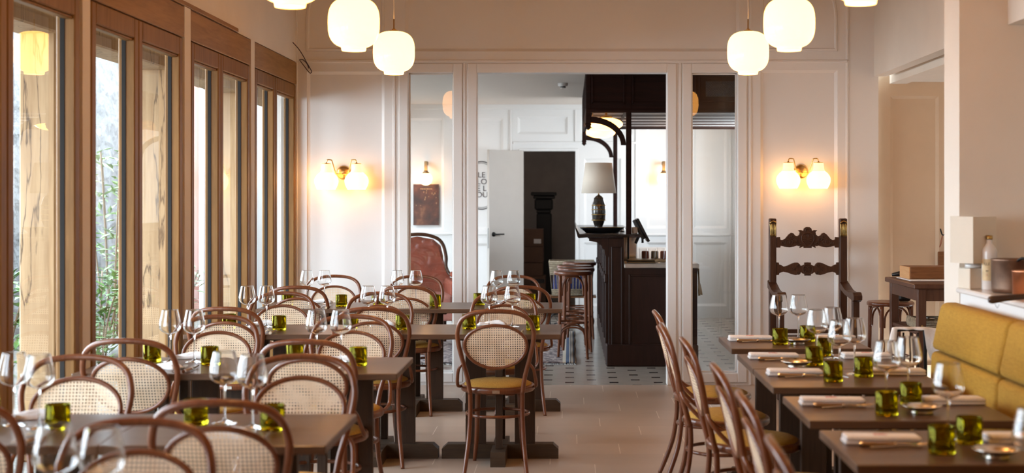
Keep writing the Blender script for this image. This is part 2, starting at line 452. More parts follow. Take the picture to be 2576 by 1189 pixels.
M_RED = mat('red_print', (0.6, 0.12, 0.1), 0.8)
M_STEEL = mat('polished_steel', (0.75, 0.72, 0.68), 0.15, 1.0, var=0.03)
M_BRASS = mat('satin_brass', (0.78, 0.52, 0.2), 0.28, 1.0, var=0.05)
M_DBRASS = mat('aged_brass', (0.20, 0.15, 0.08), 0.4, 0.8, var=0.1)
M_SILVER = mat('tarnished_silver', (0.78, 0.73, 0.66), 0.22, 1.0, var=0.15, nscale=30, bump=0.05)
M_HORN = wood('horn_handle', (0.20, 0.10, 0.04), (0.42, 0.26, 0.12), 0.3, 'X', 20)
M_LAMP = emit('opal_glass_lit', (1.0, 0.41, 0.084), 3.4)
M_SCON = emit('sconce_glass_lit', (1.0, 0.44, 0.12), 2.6)
M_SNECK = emit('sconce_neck_lit', (1.0, 0.62, 0.30), .6)
M_GLOBE = emit('globe_lit', (1.0, 0.52, 0.19), 4.5)
M_CORD = mat('pale_textile_cord', (0.75, 0.68, 0.55), 0.7)
M_BAR = wood('bar_mahogany', (0.016, 0.006, 0.0045), (0.034, 0.0125, 0.008), 0.45, 'Z', 6, spec=0.28)
M_BAR2 = wood('canopy_mahogany', (0.014, 0.0055, 0.004), (0.028, 0.010, 0.007), 0.7, 'X', 6, spec=0.12)
M_CARVE = wood('carved_walnut', (0.034, 0.0125, 0.006), (0.075, 0.030, 0.014), 0.42, 'Z', 9, coat=0.06)
M_DESK = wood('desk_walnut', (0.065, 0.026, 0.014), (0.105, 0.045, 0.025), 0.45, 'Z', 8)
M_BLOCK = wood('chopping_wood', (0.12, 0.045, 0.014), (0.22, 0.095, 0.034), 0.5, 'X', 8)
M_BLOCKE = wood('chopping_wood_end', (0.50, 0.26, 0.11), (0.62, 0.36, 0.17), 0.6, 'Y', 8)
M_BLACK = mat('black_lacquer', (0.012, 0.012, 0.013), 0.25, var=0.1)
M_IRON = mat('black_iron', (0.015, 0.015, 0.016), 0.45, 0.5)
M_MARBLE = mat('dark_marble', (0.05, 0.04, 0.04), 0.2, var=0.9, nscale=22)
M_ZINC = mat('zinc_top', (0.50, 0.47, 0.43), 0.35, 0.6, var=0.08)
M_SHADE = mat('ecru_shade', (0.86, 0.78, 0.66), 0.8, var=0.02, bump=0.05, bscale=200)
M_SHADE2 = mat('linen_box_shade', (0.70, 0.63, 0.52), 0.85, var=0.02, bump=0.06, bscale=300)
M_CERAM = mat('dark_ceramic', (0.03, 0.025, 0.02), 0.14, var=0.4, nscale=20, coat=0.6)
M_GOLD = mat('gilt_band', (0.45, 0.30, 0.10), 0.3, 0.9, var=0.3, nscale=60)
M_STONEW = mat('glazed_stoneware', (0.72, 0.69, 0.66), 0.22, var=0.03, coat=0.3)
M_LABEL = mat('aged_label', (0.66, 0.52, 0.30), 0.6, var=0.1, nscale=40)
M_INK = mat('label_ink', (0.04, 0.03, 0.03), 0.7)
M_COPPER = mat('worn_copper', (0.62, 0.27, 0.14), 0.28, 1.0, var=0.25, nscale=7)
M_COPPERD = mat('tarnished_copper', (0.27, 0.17, 0.12), 0.38, 0.9, var=0.45, nscale=9)
M_DHAND = wood('dark_handle', (0.03, 0.015, 0.009), (0.06, 0.03, 0.018), 0.35, 'X', 10, coat=0.3)
M_WICK = mat('wicker', (0.30, 0.24, 0.16), 0.7, var=0.35, nscale=60, bump=0.6, bscale=90)
M_BLUE = mat('blue_cloth', (0.05, 0.06, 0.20), 0.9, var=0.3)
M_REDV = mat('rust_velvet', (0.24, 0.055, 0.028), 0.75, var=0.2, nscale=12, bump=0.2, bscale=200)
M_REDS = mat('rose_velvet', (0.40, 0.16, 0.125), 0.8, var=0.15, nscale=20, bump=0.2, bscale=200)
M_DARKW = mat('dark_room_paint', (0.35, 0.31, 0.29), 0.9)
M_DARKC = mat('dark_pedestal', (0.006, 0.006, 0.007), 0.6)
M_CARD = mat('brown_cardboard', (0.13, 0.07, 0.045), 0.85, var=0.1)
M_PAPER = mat('white_paper', (0.75, 0.73, 0.72), 0.8)
M_DOORG = mat('door_paint', (0.48, 0.44, 0.395), 0.5, var=0.02)
M_TAN = mat('tan_towel', (0.30, 0.20, 0.11), 0.9, var=0.15, nscale=20)
M_LEAF = mat('laurel_leaf', (0.10, 0.20, 0.05), 0.45, var=0.5, nscale=15)
M_LEAFP = mat('pale_leaf', (0.22, 0.32, 0.15), 0.5, var=0.4, nscale=15)
M_STEM = mat('plant_stem', (0.16, 0.11, 0.07), 0.8)
M_GRAV = mat('gravel', (0.16, 0.15, 0.13), 0.95, var=0.4, nscale=30, bump=0.8, bscale=50)
M_PINK = mat('pink_render', (0.42, 0.20, 0.16), 0.9, var=0.06)
M_OUTW = mat('pale_render', (0.30, 0.30, 0.29), 0.9, var=0.03)
M_STONE = stone_wall()
M_ROCK = mat('grey_rock', (0.16, 0.16, 0.15), 0.9, var=0.4, nscale=8, bump=0.6, bscale=12)
M_CABLE = mat('purple_cable', (0.03, 0.012, 0.035), 0.4)
M_LEATHER = mat('brown_leather', (0.30, 0.10, 0.05), 0.5)
M_WHITEP = mat('white_plastic', (0.62, 0.6, 0.58), 0.4)

def X(px, s): return (px - VX) / s
def Z(py, s): return EYE + (VY - py) / s
def at(px, py, D): return Vector(((px - VX)*D/FPX, D, EYE + (VY - py)*D/FPX))

# ------------------------------------------------------------------ setting: dining room shell
BY = 11.40          # panelled partition, front face
SB = FPX / BY
LX = -2.19          # window wall, room face
struct(MB().box((-2.55, -3.6, -0.12), (4.2, BY, 0)).build('floor', floor_tiles()))
M_BOUNCE = wood('warm_bounce_tan', (0.45, 0.30, 0.17), (0.58, 0.42, 0.26), 0.7, 'Y', 4)  # unseen ceiling and front wall; tan tone picked to warm the bounced light
sbox('ceiling', (-2.6, -3.6, 3.75), (4.2, BY + 0.1, 3.9), M_BOUNCE)
sbox('wall_front', (-2.6, -3.75, 0), (4.2, -3.6, 3.9), M_BOUNCE)

# window wall: plaster above the header, strips between the bays, timber bays
bays = [(3.12, 4.69), (4.80, 6.38), (6.49, 8.07), (8.21, 9.755), (9.877, 11.39)]
sbox('wall_left', (LX - 0.30, -3.6, 2.585), (LX, BY, 3.75), M_PLAST)
sbox('wall_left_near', (LX - 0.24, -3.6, 0), (LX, 3.11, 2.585), M_PLAST)
for i in range(len(bays) - 1):
    a, b = bays[i][1], bays[i+1][0]
    sbox('trim_%d' % (i + 1), (LX - 0.095, a + 0.004, 0), (LX + 0.004, b - 0.004, 2.585), M_PLAST)
def bay(n, y0, y1, ajar=0.0):
    root = bpy.data.objects.new('window_%d' % n, None); sc.collection.objects.link(root); root['kind'] = 'structure'
    zt, zl, zp = 2.58, 2.405, 2.30
    fr = MB()
    fr.box((LX - 0.095, y0, zl), (LX + 0.004, y1, zt), 0.004)                 # header board
    fr.box((LX - 0.095, y0, 0), (LX - 0.035, y0 + 0.03, zl)); fr.box((LX - 0.095, y1 - 0.02, 0), (LX - 0.035, y1, zl))
    fr.box((LX - 0.095, y0, 0), (LX - 0.0, y1, 0.03))
    fr.build('window_frame', M_OAKH if True else M_OAK, root)
    ya, yb = y0 + 0.03, y1 - 0.02
    mid = ya + (yb - ya) * 0.465 + 0.0
    for k, (a, b) in enumerate(((ya, mid - 0.004), (mid + 0.004, yb))):
        st = 0.062; x0, x1 = LX - 0.085, LX
        lf = MB()
        lf.box((x0, a, 0.03), (x1, a + st, zl - 0.004), 0.006); lf.box((x0, b - st, 0.03), (x1, b, zl - 0.004), 0.006)
        lf.box((x0, a + st, zp), (x1, b - st, zl - 0.004), 0.006); lf.box((x0, a + st, 0.03), (x1, b - st, 0.17), 0.006)
        # glazing bead, set back from the face
        lf.box((LX - 0.052, a + st, zp - 0.014), (LX - 0.012, b - st, zp), 0.004); lf.box((LX - 0.052, a + st, 0.17), (LX - 0.012, b - st, 0.184), 0.004)
        leaf = lf.build('window_leaf', M_OAK, root)
        g = MB(); g.box((LX - 0.066, b - st - 0.004, 0.17), (LX - 0.046, b - st, zp)); g.box((LX - 0.066, a + st, 0.17), (LX - 0.046, a + st + 0.004, zp))
        g.build('gasket', M_GASKET, leaf)
        xg = LX - 0.06
        p = MB().quad((xg, a + st, 0.17), (xg, b - st, 0.17), (xg, b - st, zp), (xg, a + st, zp)).build('pane', M_PANE, leaf)
        if ajar and k == 1:
            T = Matrix.Translation((LX, b, 0)) @ Matrix.Rotation(R(ajar), 4, 'Z') @ Matrix.Translation((-LX, -b, 0))
            leaf.matrix_basis = T
    return root
for i, (a, b) in enumerate(bays):
    bay(i + 1, a, b, ajar=0)
MBt = MB(); MBt.box((LX, 2.0, 2.583), (LX + 0.014, 9.35, 2.61), 0.003)
struct(MBt.build('trim_20', M_OAKH))

# panelled wall builder: a front face with recessed panels and openings
def panelled(name, x0, x1, z0, z1, y, panels, openings, m, rec=0.022, bev=0.024, thick=0.12, parent=None, jamb=True):
    bm = bmesh.new()
    holes = [(a, b, c, d) for (a, b, c, d) in panels] + [(a, b, c, d) for (a, b, c, d) in openings]
    xs = sorted({x0, x1} | {h[0] for h in holes} | {h[1] for h in holes})
    zs = sorted({z0, z1} | {h[2] for h in holes} | {h[3] for h in holes})
    def q(a, b, c, d):
        bm.faces.new([bm.verts.new(p) for p in (a, b, c, d)])
    for i in range(len(xs)-1):
        for j in range(len(zs)-1):
            cx, cz = (xs[i]+xs[i+1])/2, (zs[j]+zs[j+1])/2
            if any(h[0] < cx < h[1] and h[2] < cz < h[3] for h in holes): continue
            q((xs[i], y, zs[j]), (xs[i+1], y, zs[j]), (xs[i+1], y, zs[j+1]), (xs[i], y, zs[j+1]))
            if thick: q((xs[i], y+thick, zs[j]), (xs[i], y+thick, zs[j+1]), (xs[i+1], y+thick, zs[j+1]), (xs[i+1], y+thick, zs[j]))
    def ring(h, ya, ins, yb, outs=0.0):
        a, b, c, d = h
        o = [(a-outs, ya, c-outs), (b+outs, ya, c-outs), (b+outs, ya, d+outs), (a-outs, ya, d+outs)]
        n = [(a+ins, yb, c+ins), (b-ins, yb, c+ins), (b-ins, yb, d-ins), (a+ins, yb, d-ins)]
        for k in range(4): q(o[k], o[(k+1) % 4], n[(k+1) % 4], n[k])
        return n
    for h in panels:
        n = ring(h, y, 0.0, y + 0.008)
        h2 = h
        n = ring(h2, y + 0.008, bev, y + rec)
        q(*n)
        if thick:
            q((h[0], y+thick, h[2]), (h[0], y+thick, h[3]), (h[1], y+thick, h[3]), (h[1], y+thick, h[2]))
    for h in openings:
        a, b, c, d = h
        q((a, y, c), (a, y+thick, c), (a, y+thick, d), (a, y, d)); q((b, y, c), (b, y, d), (b, y+thick, d), (b, y+thick, c))
        q((a, y, d), (a, y+thick, d), (b, y+thick, d), (b, y, d))
        if c > z0 + .001: q((a, y, c), (b, y, c), (b, y+thick, c), (a, y+thick, c))
    if thick:
        q((x0, y, z1), (x1, y, z1), (x1, y+thick, z1), (x0, y+thick, z1)); q((x1, y, z0), (x1, y, z1), (x1, y+thick, z1), (x1, y+thick, z0))
        q((x0, y, z0), (x0, y, z1), (x0, y+thick, z1), (x0, y+thick, z0))
    me = bpy.data.meshes.new(name); bm.to_mesh(me); bm.free(); me.materials.append(m)
    o = bpy.data.objects.new(name, me); sc.collection.objects.link(o)
    if parent: o.parent = parent
    o['kind'] = 'structure'
    return o
bx = lambda px: X(px, SB)
bz = lambda py: Z(py, SB)
panelled('wall_back', bx(738), 4.2, 0, 3.75, BY,
    [(bx(772), bx(967), 0.14, bz(180)), (bx(1913), bx(2107), 0.14, bz(176)),
     (bx(1019), bx(1860), bz(129), 3.6)],
    [(bx(1200), bx(1678), 0.0, bz(183)), (bx(1027), bx(1140), bz(937), bz(183)), (bx(1740), bx(1855), bz(938), bz(183)), (2.475, 4.1, 0, 2.56)],
    M_WALL, thick=0.13)
tn = [30]
def trim(mb, m=None, name=None):
    tn[0] += 1
    return struct(mb.build('trim_%d' % tn[0], m or M_WALL))
# casings round the openings, cover strips between the units, cornice line
def casing(a, b, c, d, wd=0.07, pr=0.014, bottom=True):
    mb = MB(); y0 = BY - pr
    mb.box((a - wd, y0, c if not bottom else c - wd), (a, BY + 0.002, d + wd), 0.005); mb.box((b, y0, c if not bottom else c - wd), (b + wd, BY + 0.002, d + wd), 0.005)
    mb.box((a, y0, d), (b, BY + 0.002, d + wd), 0.005)
    if bottom: mb.box((a, y0, c - wd), (b, BY + 0.002, c), 0.005)
    return mb
trim(casing(bx(1200), bx(1678), 0, bz(183), 0.075, bottom=False))
trim(casing(bx(1027), bx(1140), bz(937), bz(183), 0.075))
trim(casing(bx(1740), bx(1855), bz(938), bz(183), 0.075))
for px in (992, 1168, 1711, 1887, 2131):
    trim(MB().box((bx(px) - 0.011, BY - 0.010, 0), (bx(px) + 0.011, BY + 0.002, bz(152)), 0.004))
trim(MB().box((bx(745), BY - 0.016, bz(158)), (bx(2131), BY + 0.002, bz(151)), 0.004))
trim(MB().box((bx(2131) - 0.010, BY - 0.012, bz(150)), (bx(2131) + 0.010, BY + 0.002, 3.74), 0.003))
trim(MB().box((bx(745) - 0.012, BY - 0.02, 0), (bx(745) + 0.012, BY + 0.002, 3.74), 0.003))
for px in (1889,): trim(MB().box((bx(px) - 0.008, BY - 0.008, bz(150)), (bx(px) + 0.008, BY + 0.002, 3.74), 0.003))
def arch_panel(pxa, pxb, arc_right):
    a, b = bx(pxa), bx(pxb); zb = bz(129); zt = bz(-62); r = 0.24; pts = []
    if arc_right:
        pts = [(a, zb), (b, zb), (b, zt - r*1.4)] + [(b - r + r*math.cos(t), zt - r*1.4 + r*1.4*math.sin(t)) for t in [PI/2*k/8 for k in range(1, 9)]] + [(a, zt)]
    else:
        pts = [(a, zb), (b, zb), (b, zt)] + [(a + r - r*math.cos(t), zt - r*1.4 + r*1.4*math.sin(t)) for t in [PI/2*(8-k)/8 for k in range(0, 8)]] + [(a, zt - r*1.4)]
    bm = MB()
    c = Vector(((a+b)/2, (zb+zt)/2)); n = len(pts)
    prof = [(0.0, 0.0), (0.004, -0.010), (0.018, -0.012), (0.026, 0.0)]   # inset, y offset
    rings = []
    for ins, dy in prof:
        ring = []
        for i in range(n):
            p = Vector(pts[i]); e1 = (p - Vector(pts[i-1])).normalized(); e2 = (Vector(pts[(i+1) % n]) - p).normalized()
            nrm = Vector((-e1.y, e1.x)) + Vector((-e2.y, e2.x)); nrm.normalize()
            k = 1/max(0.5, nrm.dot(Vector((-e1.y, e1.x))))
            p = p + nrm*ins*k
            ring.append(bm.bm.verts.new((p.x, BY + dy, p.y)))
        rings.append(ring)
    for j in range(len(rings)-1):
        for i in range(n): bm.bm.faces.new((rings[j][i], rings[j][(i+1) % n], rings[j+1][(i+1) % n], rings[j+1][i]))
    return bm
trim(arch_panel(770, 967, False)); trim(arch_panel(1913, 2107, True))
struct(MB().box((LX, BY - 0.012, 0), (bx(1027) - 0.09, BY, 0.10), 0.003).build('baseboard_back', M_WALL))
# panes of the two sidelights
def sidelight(n, a, b, c, d):
    r = bpy.data.objects.new('window_%d' % n, None); sc.collection.objects.link(r); r['kind'] = 'structure'
    MB().quad((a, BY + 0.06, c), (b, BY + 0.06, c), (b, BY + 0.06, d), (a, BY + 0.06, d)).build('pane', M_PANE2, r)
    f = MB()
    for (p0, p1) in (((a, c), (a + 0.012, d)), ((b - 0.012, c), (b, d)), ((a, c), (b, c + 0.012)), ((a, d - 0.012), (b, d))):
        f.box((p0[0], BY + 0.05, p0[1]), (p1[0], BY + 0.075, p1[1]), 0.002)
    f.build('window_frame', M_WALL, r)
sidelight(21, bx(1027), bx(1140), bz(937), bz(183)); sidelight(22, bx(1740), bx(1855), bz(938), bz(183))

# right-hand side: downstand, passage, return wall, ledge, niche
sbox('wall_right', (2.44, 6.72, 2.47), (2.54, BY, 3.75), M_PLAST)
sbox('ceiling_passage_edge', (2.54, 6.72, 2.52), (2.60, BY + 0.16, 2.60), M_PLAST)
sbox('beam_passage', (2.60, 6.72, 2.425), (2.74, BY + 0.16, 2.60), M_PLAST)
sbox('ceiling_passage', (2.74, 6.72, 2.44), (4.1, BY + 0.16, 2.60), M_PLAST)
sbox('wall_passage_right', (4.0, 6.6, 0), (4.1, BY + 0.2, 2.5), M_PLAST)
sb2 = FPX / (BY + 0.16)
panelled('wall_passage_back', 2.42, 4.1, 0, 2.5, BY + 0.16, [(X(2240, sb2), X(2362, sb2), 0.14, Z(241, sb2)), (X(2378, sb2), 4.0, 0.14, Z(241, sb2))], [], M_WARMLIT, thick=0.05)
sbox('wall_right_return', (1.77, 6.46, 0), (4.1, 6.72, 3.75), M_PLAST)
sbox('wall_ledge', (1.775, -3.6, 0), (2.62, 6.46, 1.065), M_WALL)
sbox('wall_niche', (2.62, -3.6, 0), (2.72, 6.46, 3.75), M_PLAST)
sbox('beam_niche', (1.99, -3.6, 2.28), (2.62, 6.46, 3.75), M_PLAST)
tag(MB().box((1.752, -3.5, 1.066), (2.61, 6.455, 1.09), 0.006).build('ledge_top', M_STONEW), 'glossy white ledge running above the mustard banquette', 'ledge')

# ------------------------------------------------------------------ setting: bar room
FY = 17.80; SF = FPX/FY
fx = lambda px: X(px, SF)
fz = lambda py: Z(py, SF)
struct(MB().box((-2.44, BY, -0.12), (2.4, FY + 3.2, 0.0)).build('floor_bar_room', bar_tiles()))
sbox('ceiling_bar_room', (-2.44, BY + 0.13, 2.67), (2.4, FY + 0.1, 2.8), M_CEIL)
panelled('wall_far', -2.44, 2.4, 0, 2.68, FY,
    [(fx(985), fx(1116), fz(577), fz(297)), (fx(985), fx(1116), 0.15, fz(612)),
     (fx(1150), fx(1266), fz(577), fz(297)), (fx(1150), fx(1266), 0.15, fz(612)),
     (fx(1302), fx(1428), fz(337), fz(293)), (fx(1462), fx(1590), fz(337), fz(293)),
     (fx(1469), fx(1562), fz(574), fz(398)), (fx(1469), fx(1562), 0.15, fz(610)),
     (fx(1627), fx(1720), fz(574), fz(250)), (fx(1627), fx(1720), 0.15, fz(610)),
     (fx(1745), fx(1828), fz(574), fz(250)), (fx(1745), fx(1828), 0.15, fz(610))],
    [(fx(1316), fx(1447), 0, fz(380))], M_BARW, rec=0.025, bev=0.03, thick=0.1)
def ftrim(a, b, c, d, pr=0.018): trim(MB().box((a, FY - pr, c), (b, FY + 0.002, d), 0.005), M_BARW)
ftrim(-2.34, fx(1300), fz(590), fz(584)); ftrim(fx(1455), 2.4, fz(593), fz(588))
ftrim(-2.34, 2.4, fz(275), fz(262), 0.03)
ftrim(fx(1283), fx(1288), 0, fz(277)); ftrim(fx(1446), fx(1449), fz(357), fz(277)); ftrim(fx(1598), fx(1606), 0, fz(277)); ftrim(fx(1835), fx(1840), 0, fz(277))
ftrim(fx(1290), fx(1600), fz(362), fz(356), 0.02)
ftrim(fx(1306), fx(1316), 0, fz(376), 0.02); ftrim(fx(1447), fx(1456), 0, fz(376), 0.02); ftrim(fx(1306), fx(1456), fz(380), fz(373), 0.022)
sbox('wall_bar_right', (2.10, BY + 0.13, 0), (2.2, 15.2, 2.68), M_BARW)  # right wall in pieces around an unseen opening added for light
sbox('wall_bar_right_far', (2.10, 16.9, 0), (2.2, FY, 2.68), M_BARW)
sbox('wall_bar_right_low', (2.10, 15.2, 0), (2.2, 16.9, 1.35), M_BARW)
sbox('wall_bar_right_high', (2.10, 15.2, 2.3), (2.2, 16.9, 2.68), M_BARW)
# left wall of the bar room, with an unseen opening added for daylight
sbox('wall_bar_left', (-2.44, BY + 0.13, 0), (-2.34, 12.0, 2.68), M_BARW)
sbox('wall_bar_left_far', (-2.44, 17.5, 0), (-2.34, FY, 2.68), M_BARW)
sbox('wall_bar_left_low', (-2.44, 12.0, 0), (-2.34, 17.5, 0.2), M_BARW)
sbox('wall_bar_left_high', (-2.44, 12.0, 2.45), (-2.34, 17.5, 2.68), M_BARW)
# dark room behind the doorway
sbox('wall_dark_back', (-1.6, FY + 2.9, 0), (1.2, FY + 3.0, 2.7), M_DARKW)
sbox('wall_dark_left', (-1.6, FY + 0.1, 0), (-1.5, FY + 2.9, 2.7), M_DARKW)
sbox('wall_dark_right', (1.1, FY + 0.1, 0), (1.2, FY + 2.9, 2.7), M_DARKW)
sbox('ceiling_dark', (-1.6, FY + 0.1, 2.68), (1.2, FY + 3.0, 2.8), M_DARKW)

# ------------------------------------------------------------------ setting: porch and yard outside
struct(MB().box((-14, -6, -0.2), (-2.44, 30, -0.02)).build('ground', M_GRAV))
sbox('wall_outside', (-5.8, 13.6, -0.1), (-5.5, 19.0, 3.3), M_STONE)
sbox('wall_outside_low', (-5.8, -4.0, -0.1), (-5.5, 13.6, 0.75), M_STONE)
sbox('wall_outside_pink', (-5.62, 19.0, -0.1), (-5.05, 19.4, 3.6), M_PINK)
sbox('wall_outside_pale', (-5.05, 19.6, -0.1), (-3.0, 19.9, 4.2), M_OUTW)
ro = MB()
ro.box((-3.62, 0.0, 2.78), (-2.5, 16.0, 2.84))
ro.box((-3.66, 0.0, 2.60), (-3.58, 16.0, 2.78), 0.005)
for k in range(22): ro.box((-3.6, 0.3 + k*0.72, 2.66), (-2.5, 0.38 + k*0.72, 2.78))
struct(ro.build('roof_porch', M_POST))
for i, D in enumerate((3.62, 5.86, 8.16, 10.47, 12.75, 14.95)):
    sbox('pillar_%d' % (i + 1), (-3.16, D, -0.02), (-2.95, D + 0.21, 2.70), M_POST, 0.01)
struct(MB().box((-3.18, 0, 2.44), (-2.93, 16, 2.66), 0.01).build('beam_porch', M_POST))

# plants
def leaf_blade(mb, base, dirv, L, W):
    d = Vector(dirv).normalized(); sd = d.cross(Vector((random.uniform(-.3, .3), random.uniform(-.3, .3), 1))).normalized()*W/2
    nrm = sd.cross(d).normalized()*L*0.08
    b = Vector(base)
    p = [b, b + d*L*0.35 + sd + nrm, b + d*L, b + d*L*0.35 - sd + nrm, b + d*L*0.4 - nrm*0.3]
    v = [mb.bm.verts.new(q) for q in p]
    mb.bm.faces.new((v[0], v[1], v[4])); mb.bm.faces.new((v[0], v[4], v[3])); mb.bm.faces.new((v[4], v[1], v[2])); mb.bm.faces.new((v[4], v[2], v[3]))
def shrub(loc, h, rad, n, L, m, label, name='shrub'):
    t = thing(name, label, 'shrub', loc)
    st = MB(); lf = MB(); k = 7
    for i in range(k):
        a = 2*PI*i/k + random.uniform(-.3, .3); r = rad*random.uniform(.3, 1)
        pts = [(0.04*math.cos(a), 0.04*math.sin(a), 0), (r*.5*math.cos(a), r*.5*math.sin(a), h*.5), (r*math.cos(a), r*math.sin(a), h*random.uniform(.8, 1.0))]
        Q = smooth_path(pts, 6); st.tube(Q, 0.008, 5, raw=True)
        for j in range(n // k):
            q = Q[random.randint(2, len(Q)-1)] + Vector([random.uniform(-.06, .06) for _ in range(3)])
            b = random.uniform(0, 2*PI)
            leaf_blade(lf, q, (math.cos(b), math.sin(b), random.uniform(-.2, .8)), L*random.uniform(.6, 1.2), L*0.34)
    st.build('stem', M_STEM, t); lf.build('foliage', m, t, recalc=False)
    return t
shrub((-4.25, 13.2, -0.02), 2.0, 0.42, 320, 0.13, M_LEAFP, 'tall pale-leaved shrub against the whitewashed wall outside the windows')
shrub((-3.95, 11.9, -0.02), 0.95, 0.40, 260, 0.14, M_LEAF, 'low dark green shrub outside, seen through the second window bay')
shrub((-4.6, 11.4, -0.02), 1.1, 0.40, 260, 0.15, M_LEAF, 'low broad-leaved shrub outside, seen through the largest window bay')
shrub((-4.1, 14.6, -0.02), 0.8, 0.40, 200, 0.12, M_LEAFP, 'low pale shrub outside behind the tall pale-leaved shrub')
for (x, y, s_, lb) in ((-3.9, 12.6, .22, 'grey rock in the planting bed outside, beside the low dark shrub'), (-4.3, 12.3, .16, 'small grey rock in the planting bed outside, behind the low shrub')):
    bm = bmesh.new(); bmesh.ops.create_icosphere(bm, subdivisions=3, radius=s_)
    for v in bm.verts: v.co *= 1 + 0.18*math.sin(v.co.x*23 + v.co.y*17)*math.cos(v.co.z*19); v.co.z *= 0.7
    for f in bm.faces: f.smooth = True
    me = bpy.data.meshes.new('rock'); bm.to_mesh(me); bm.free(); me.materials.append(M_ROCK)
    o = bpy.data.objects.new('rock', me); sc.collection.objects.link(o); o.location = (x, y, s_*.55); tag(o, lb, 'rock')

# ------------------------------------------------------------------ bentwood cane chair
def lean(z): return -0.172 - max(0, z - 0.40)*0.235
def make_chair():
    t = thing('dining_chair', '', 'chair')
    def H(x, z): return (x, lean(z) - 0.022*(1 - (x/0.2)**2)*max(0, min(1, (z-0.45)*4)), z)
    top = [(.143, .43), (.156, .52), (.182, .62), (.202, .71), (.205, .775), (.180, .84), (.115, .877), (0, .888)]
    pts = [H(-x, z) for x, z in top] + [H(x, z) for x, z in top[::-1][1:]]
    MB().tube(pts, 0.0125, 10, n=6).build('back_hoop', M_BEND, t)
    # inner oval
    def O(a, k=1.0):
        x = 0.168*k*math.cos(a); z = 0.690 + 0.119*k*math.sin(a)
        x *= 1 + 0.07*math.sin(a)
        return H(x, z)
    n = 28
    MB().tube([O(2*PI*i/n) for i in range(n)], 0.0095, 8, closed=True, n=2).build('inner_hoop', M_BEND, t)
    cp = MB(); rings = [[cp.bm.verts.new(H(0, .690))]]
    for j in range(1, 7): rings.append([cp.bm.verts.new(O(2*PI*i/n, j/6)) for i in range(n)])
    for i in range(n): cp.bm.faces.new((rings[0][0], rings[1][i], rings[1][(i+1) % n]))
    for j in range(1, 6):
        for i in range(n): cp.bm.faces.new((rings[j][i], rings[j+1][i], rings[j+1][(i+1) % n], rings[j][(i+1) % n]))
    cp.build('cane_panel', M_CANE, t, smooth=True)
    for s in (-1, 1):
        MB().tube([(s*.143, lean(.43), .445), (s*.142, -.176, .34), (s*.148, -.195, .2), (s*.160, -.235, .08), (s*.170, -.268, 0)], [.0125, .0125, .0125, .012, .011], 10).build('leg', M_BEND, t)
    for s in (-1, 1):
        MB().tube([(s*.118, .118, .43), (s*.122, .124, .3), (s*.128, .135, .14), (s*.142, .16, 0)], [.018, .0155, .0135, .0105], 10).build('leg', M_BEND, t)
    for s in (-1, 1):
        MB().tube([(s*.178, lean(.6) - .005, .60), (s*.203, lean(.56), .565), (s*.213, -.165, .51), (s*.216, -.115, .468), (s*.208, -.05, .452), (s*.196, .0, .450)], [.008, .009, .0095, .0095, .009, .0075], 8).build('brace', M_BEND, t)
    MB().lathe([(.178, .425), (.199, .425), (.206, .433), (.206, .452), (.199, .460), (.178, .460)], 36, close=True).build('seat_frame', M_BEND, t)
    MB().lathe([(0, .4875), (.06, .487), (.12, .484), (.165, .476), (.186, .466), (.189, .455), (.18, .44), (0, .44)], 36).build('seat', M_MUST, t)
    rp = [(.172*math.cos(2*PI*i/20), -.02 + .165*math.sin(2*PI*i/20), .300) for i in range(20)]
    MB().tube(rp, .0085, 8, closed=True, n=2).build('foot_ring', M_BEND, t)
    pl = MB().box((-.02, -.2085, .432), (.02, -.2065, .450), .0005).build('maker_plate', M_SILVER, t)
    pl['label'] = 'small pale metal plate'
    return t
chair = Placer(make_chair())
ORD = {4: 'row beside the panelled wall', 3: 'second row from the panelled wall', 2: 'third row from the panelled wall', 1: 'fourth row from the panelled wall', 0: 'fifth row from the panelled wall'}
TBL = {'a': 'window-side', 'b': 'middle', 'c': 'aisle-end'}
TB2 = lambda r, k: 'aisle-side' if (k == 'b' and r < 3) else TBL[k]
# backrest depth, x  ->  seat centre is 0.28 in front of the top of the hoop
near = {0: [], 1: [('a', -1.85, 4.23), ('b', -1.04, 4.23)], 2: [('a', -1.866, 6.06), ('b', -1.10, 6.03)], 3: [('a', -1.89, 7.83), ('b', -1.11, 7.83), ('c', -.40, 7.66)], 4: [('a', -1.87, 9.72), ('b', -1.107, 9.74), ('c', -.343, 9.76)]}
far = {0: [('b', -1.168, 3.82)], 1: [('a', -1.857, 5.39), ('b', -1.016, 5.41)], 2: [('a', -1.78, 7.25), ('b', -1.12, 7.27)], 3: [('a', -1.83, 9.06), ('b', -1.195, 9.05), ('c', -.42, 9.08)], 4: [('a', -1.82, 11.07), ('b', -1.19, 11.05), ('c', -.43, 11.05)]}
rnd = random.Random(3)
for r in range(5):
    for k, x, yb in near[r]:
        rot = 0 if (r == 3 and k == 'c') else R(rnd.uniform(-4, 4))
        chair((x, yb + .28, 0), rot, 'cane-backed bentwood chair, back to camera, at %s table, %s' % (TB2(r, k), ORD[r]), 'chairs at the window tables')
    for k, x, yb in far[r]:
        chair((x, yb - .28, 0), PI + R(rnd.uniform(-4, 4)), 'cane-backed bentwood chair facing camera behind %s table, %s' % (TB2(r, k), ORD[r]), 'chairs at the window tables')
RORD = {5: 'first', 4: 'second', 3: 'third', 2: 'fourth', 1: 'fifth', 0: 'sixth'}
rc = {5: 7.6, 4: 6.8, 3: 6.13, 2: 5.15, 1: 4.4, 0: 3.54}
rx = {5: .479, 4: .465, 3: .51, 2: .546, 1: .550, 0: .525}
for k in (5, 4, 3, 2, 1, 0):
    chair((rx[k] + .28, rc[k] - .03, 0), R(-90 + rnd.uniform(-2, 2)), 'cane-backed bentwood chair on the aisle, %s one counting from the carved armchair' % RORD[k], 'chairs along the aisle facing the banquette')

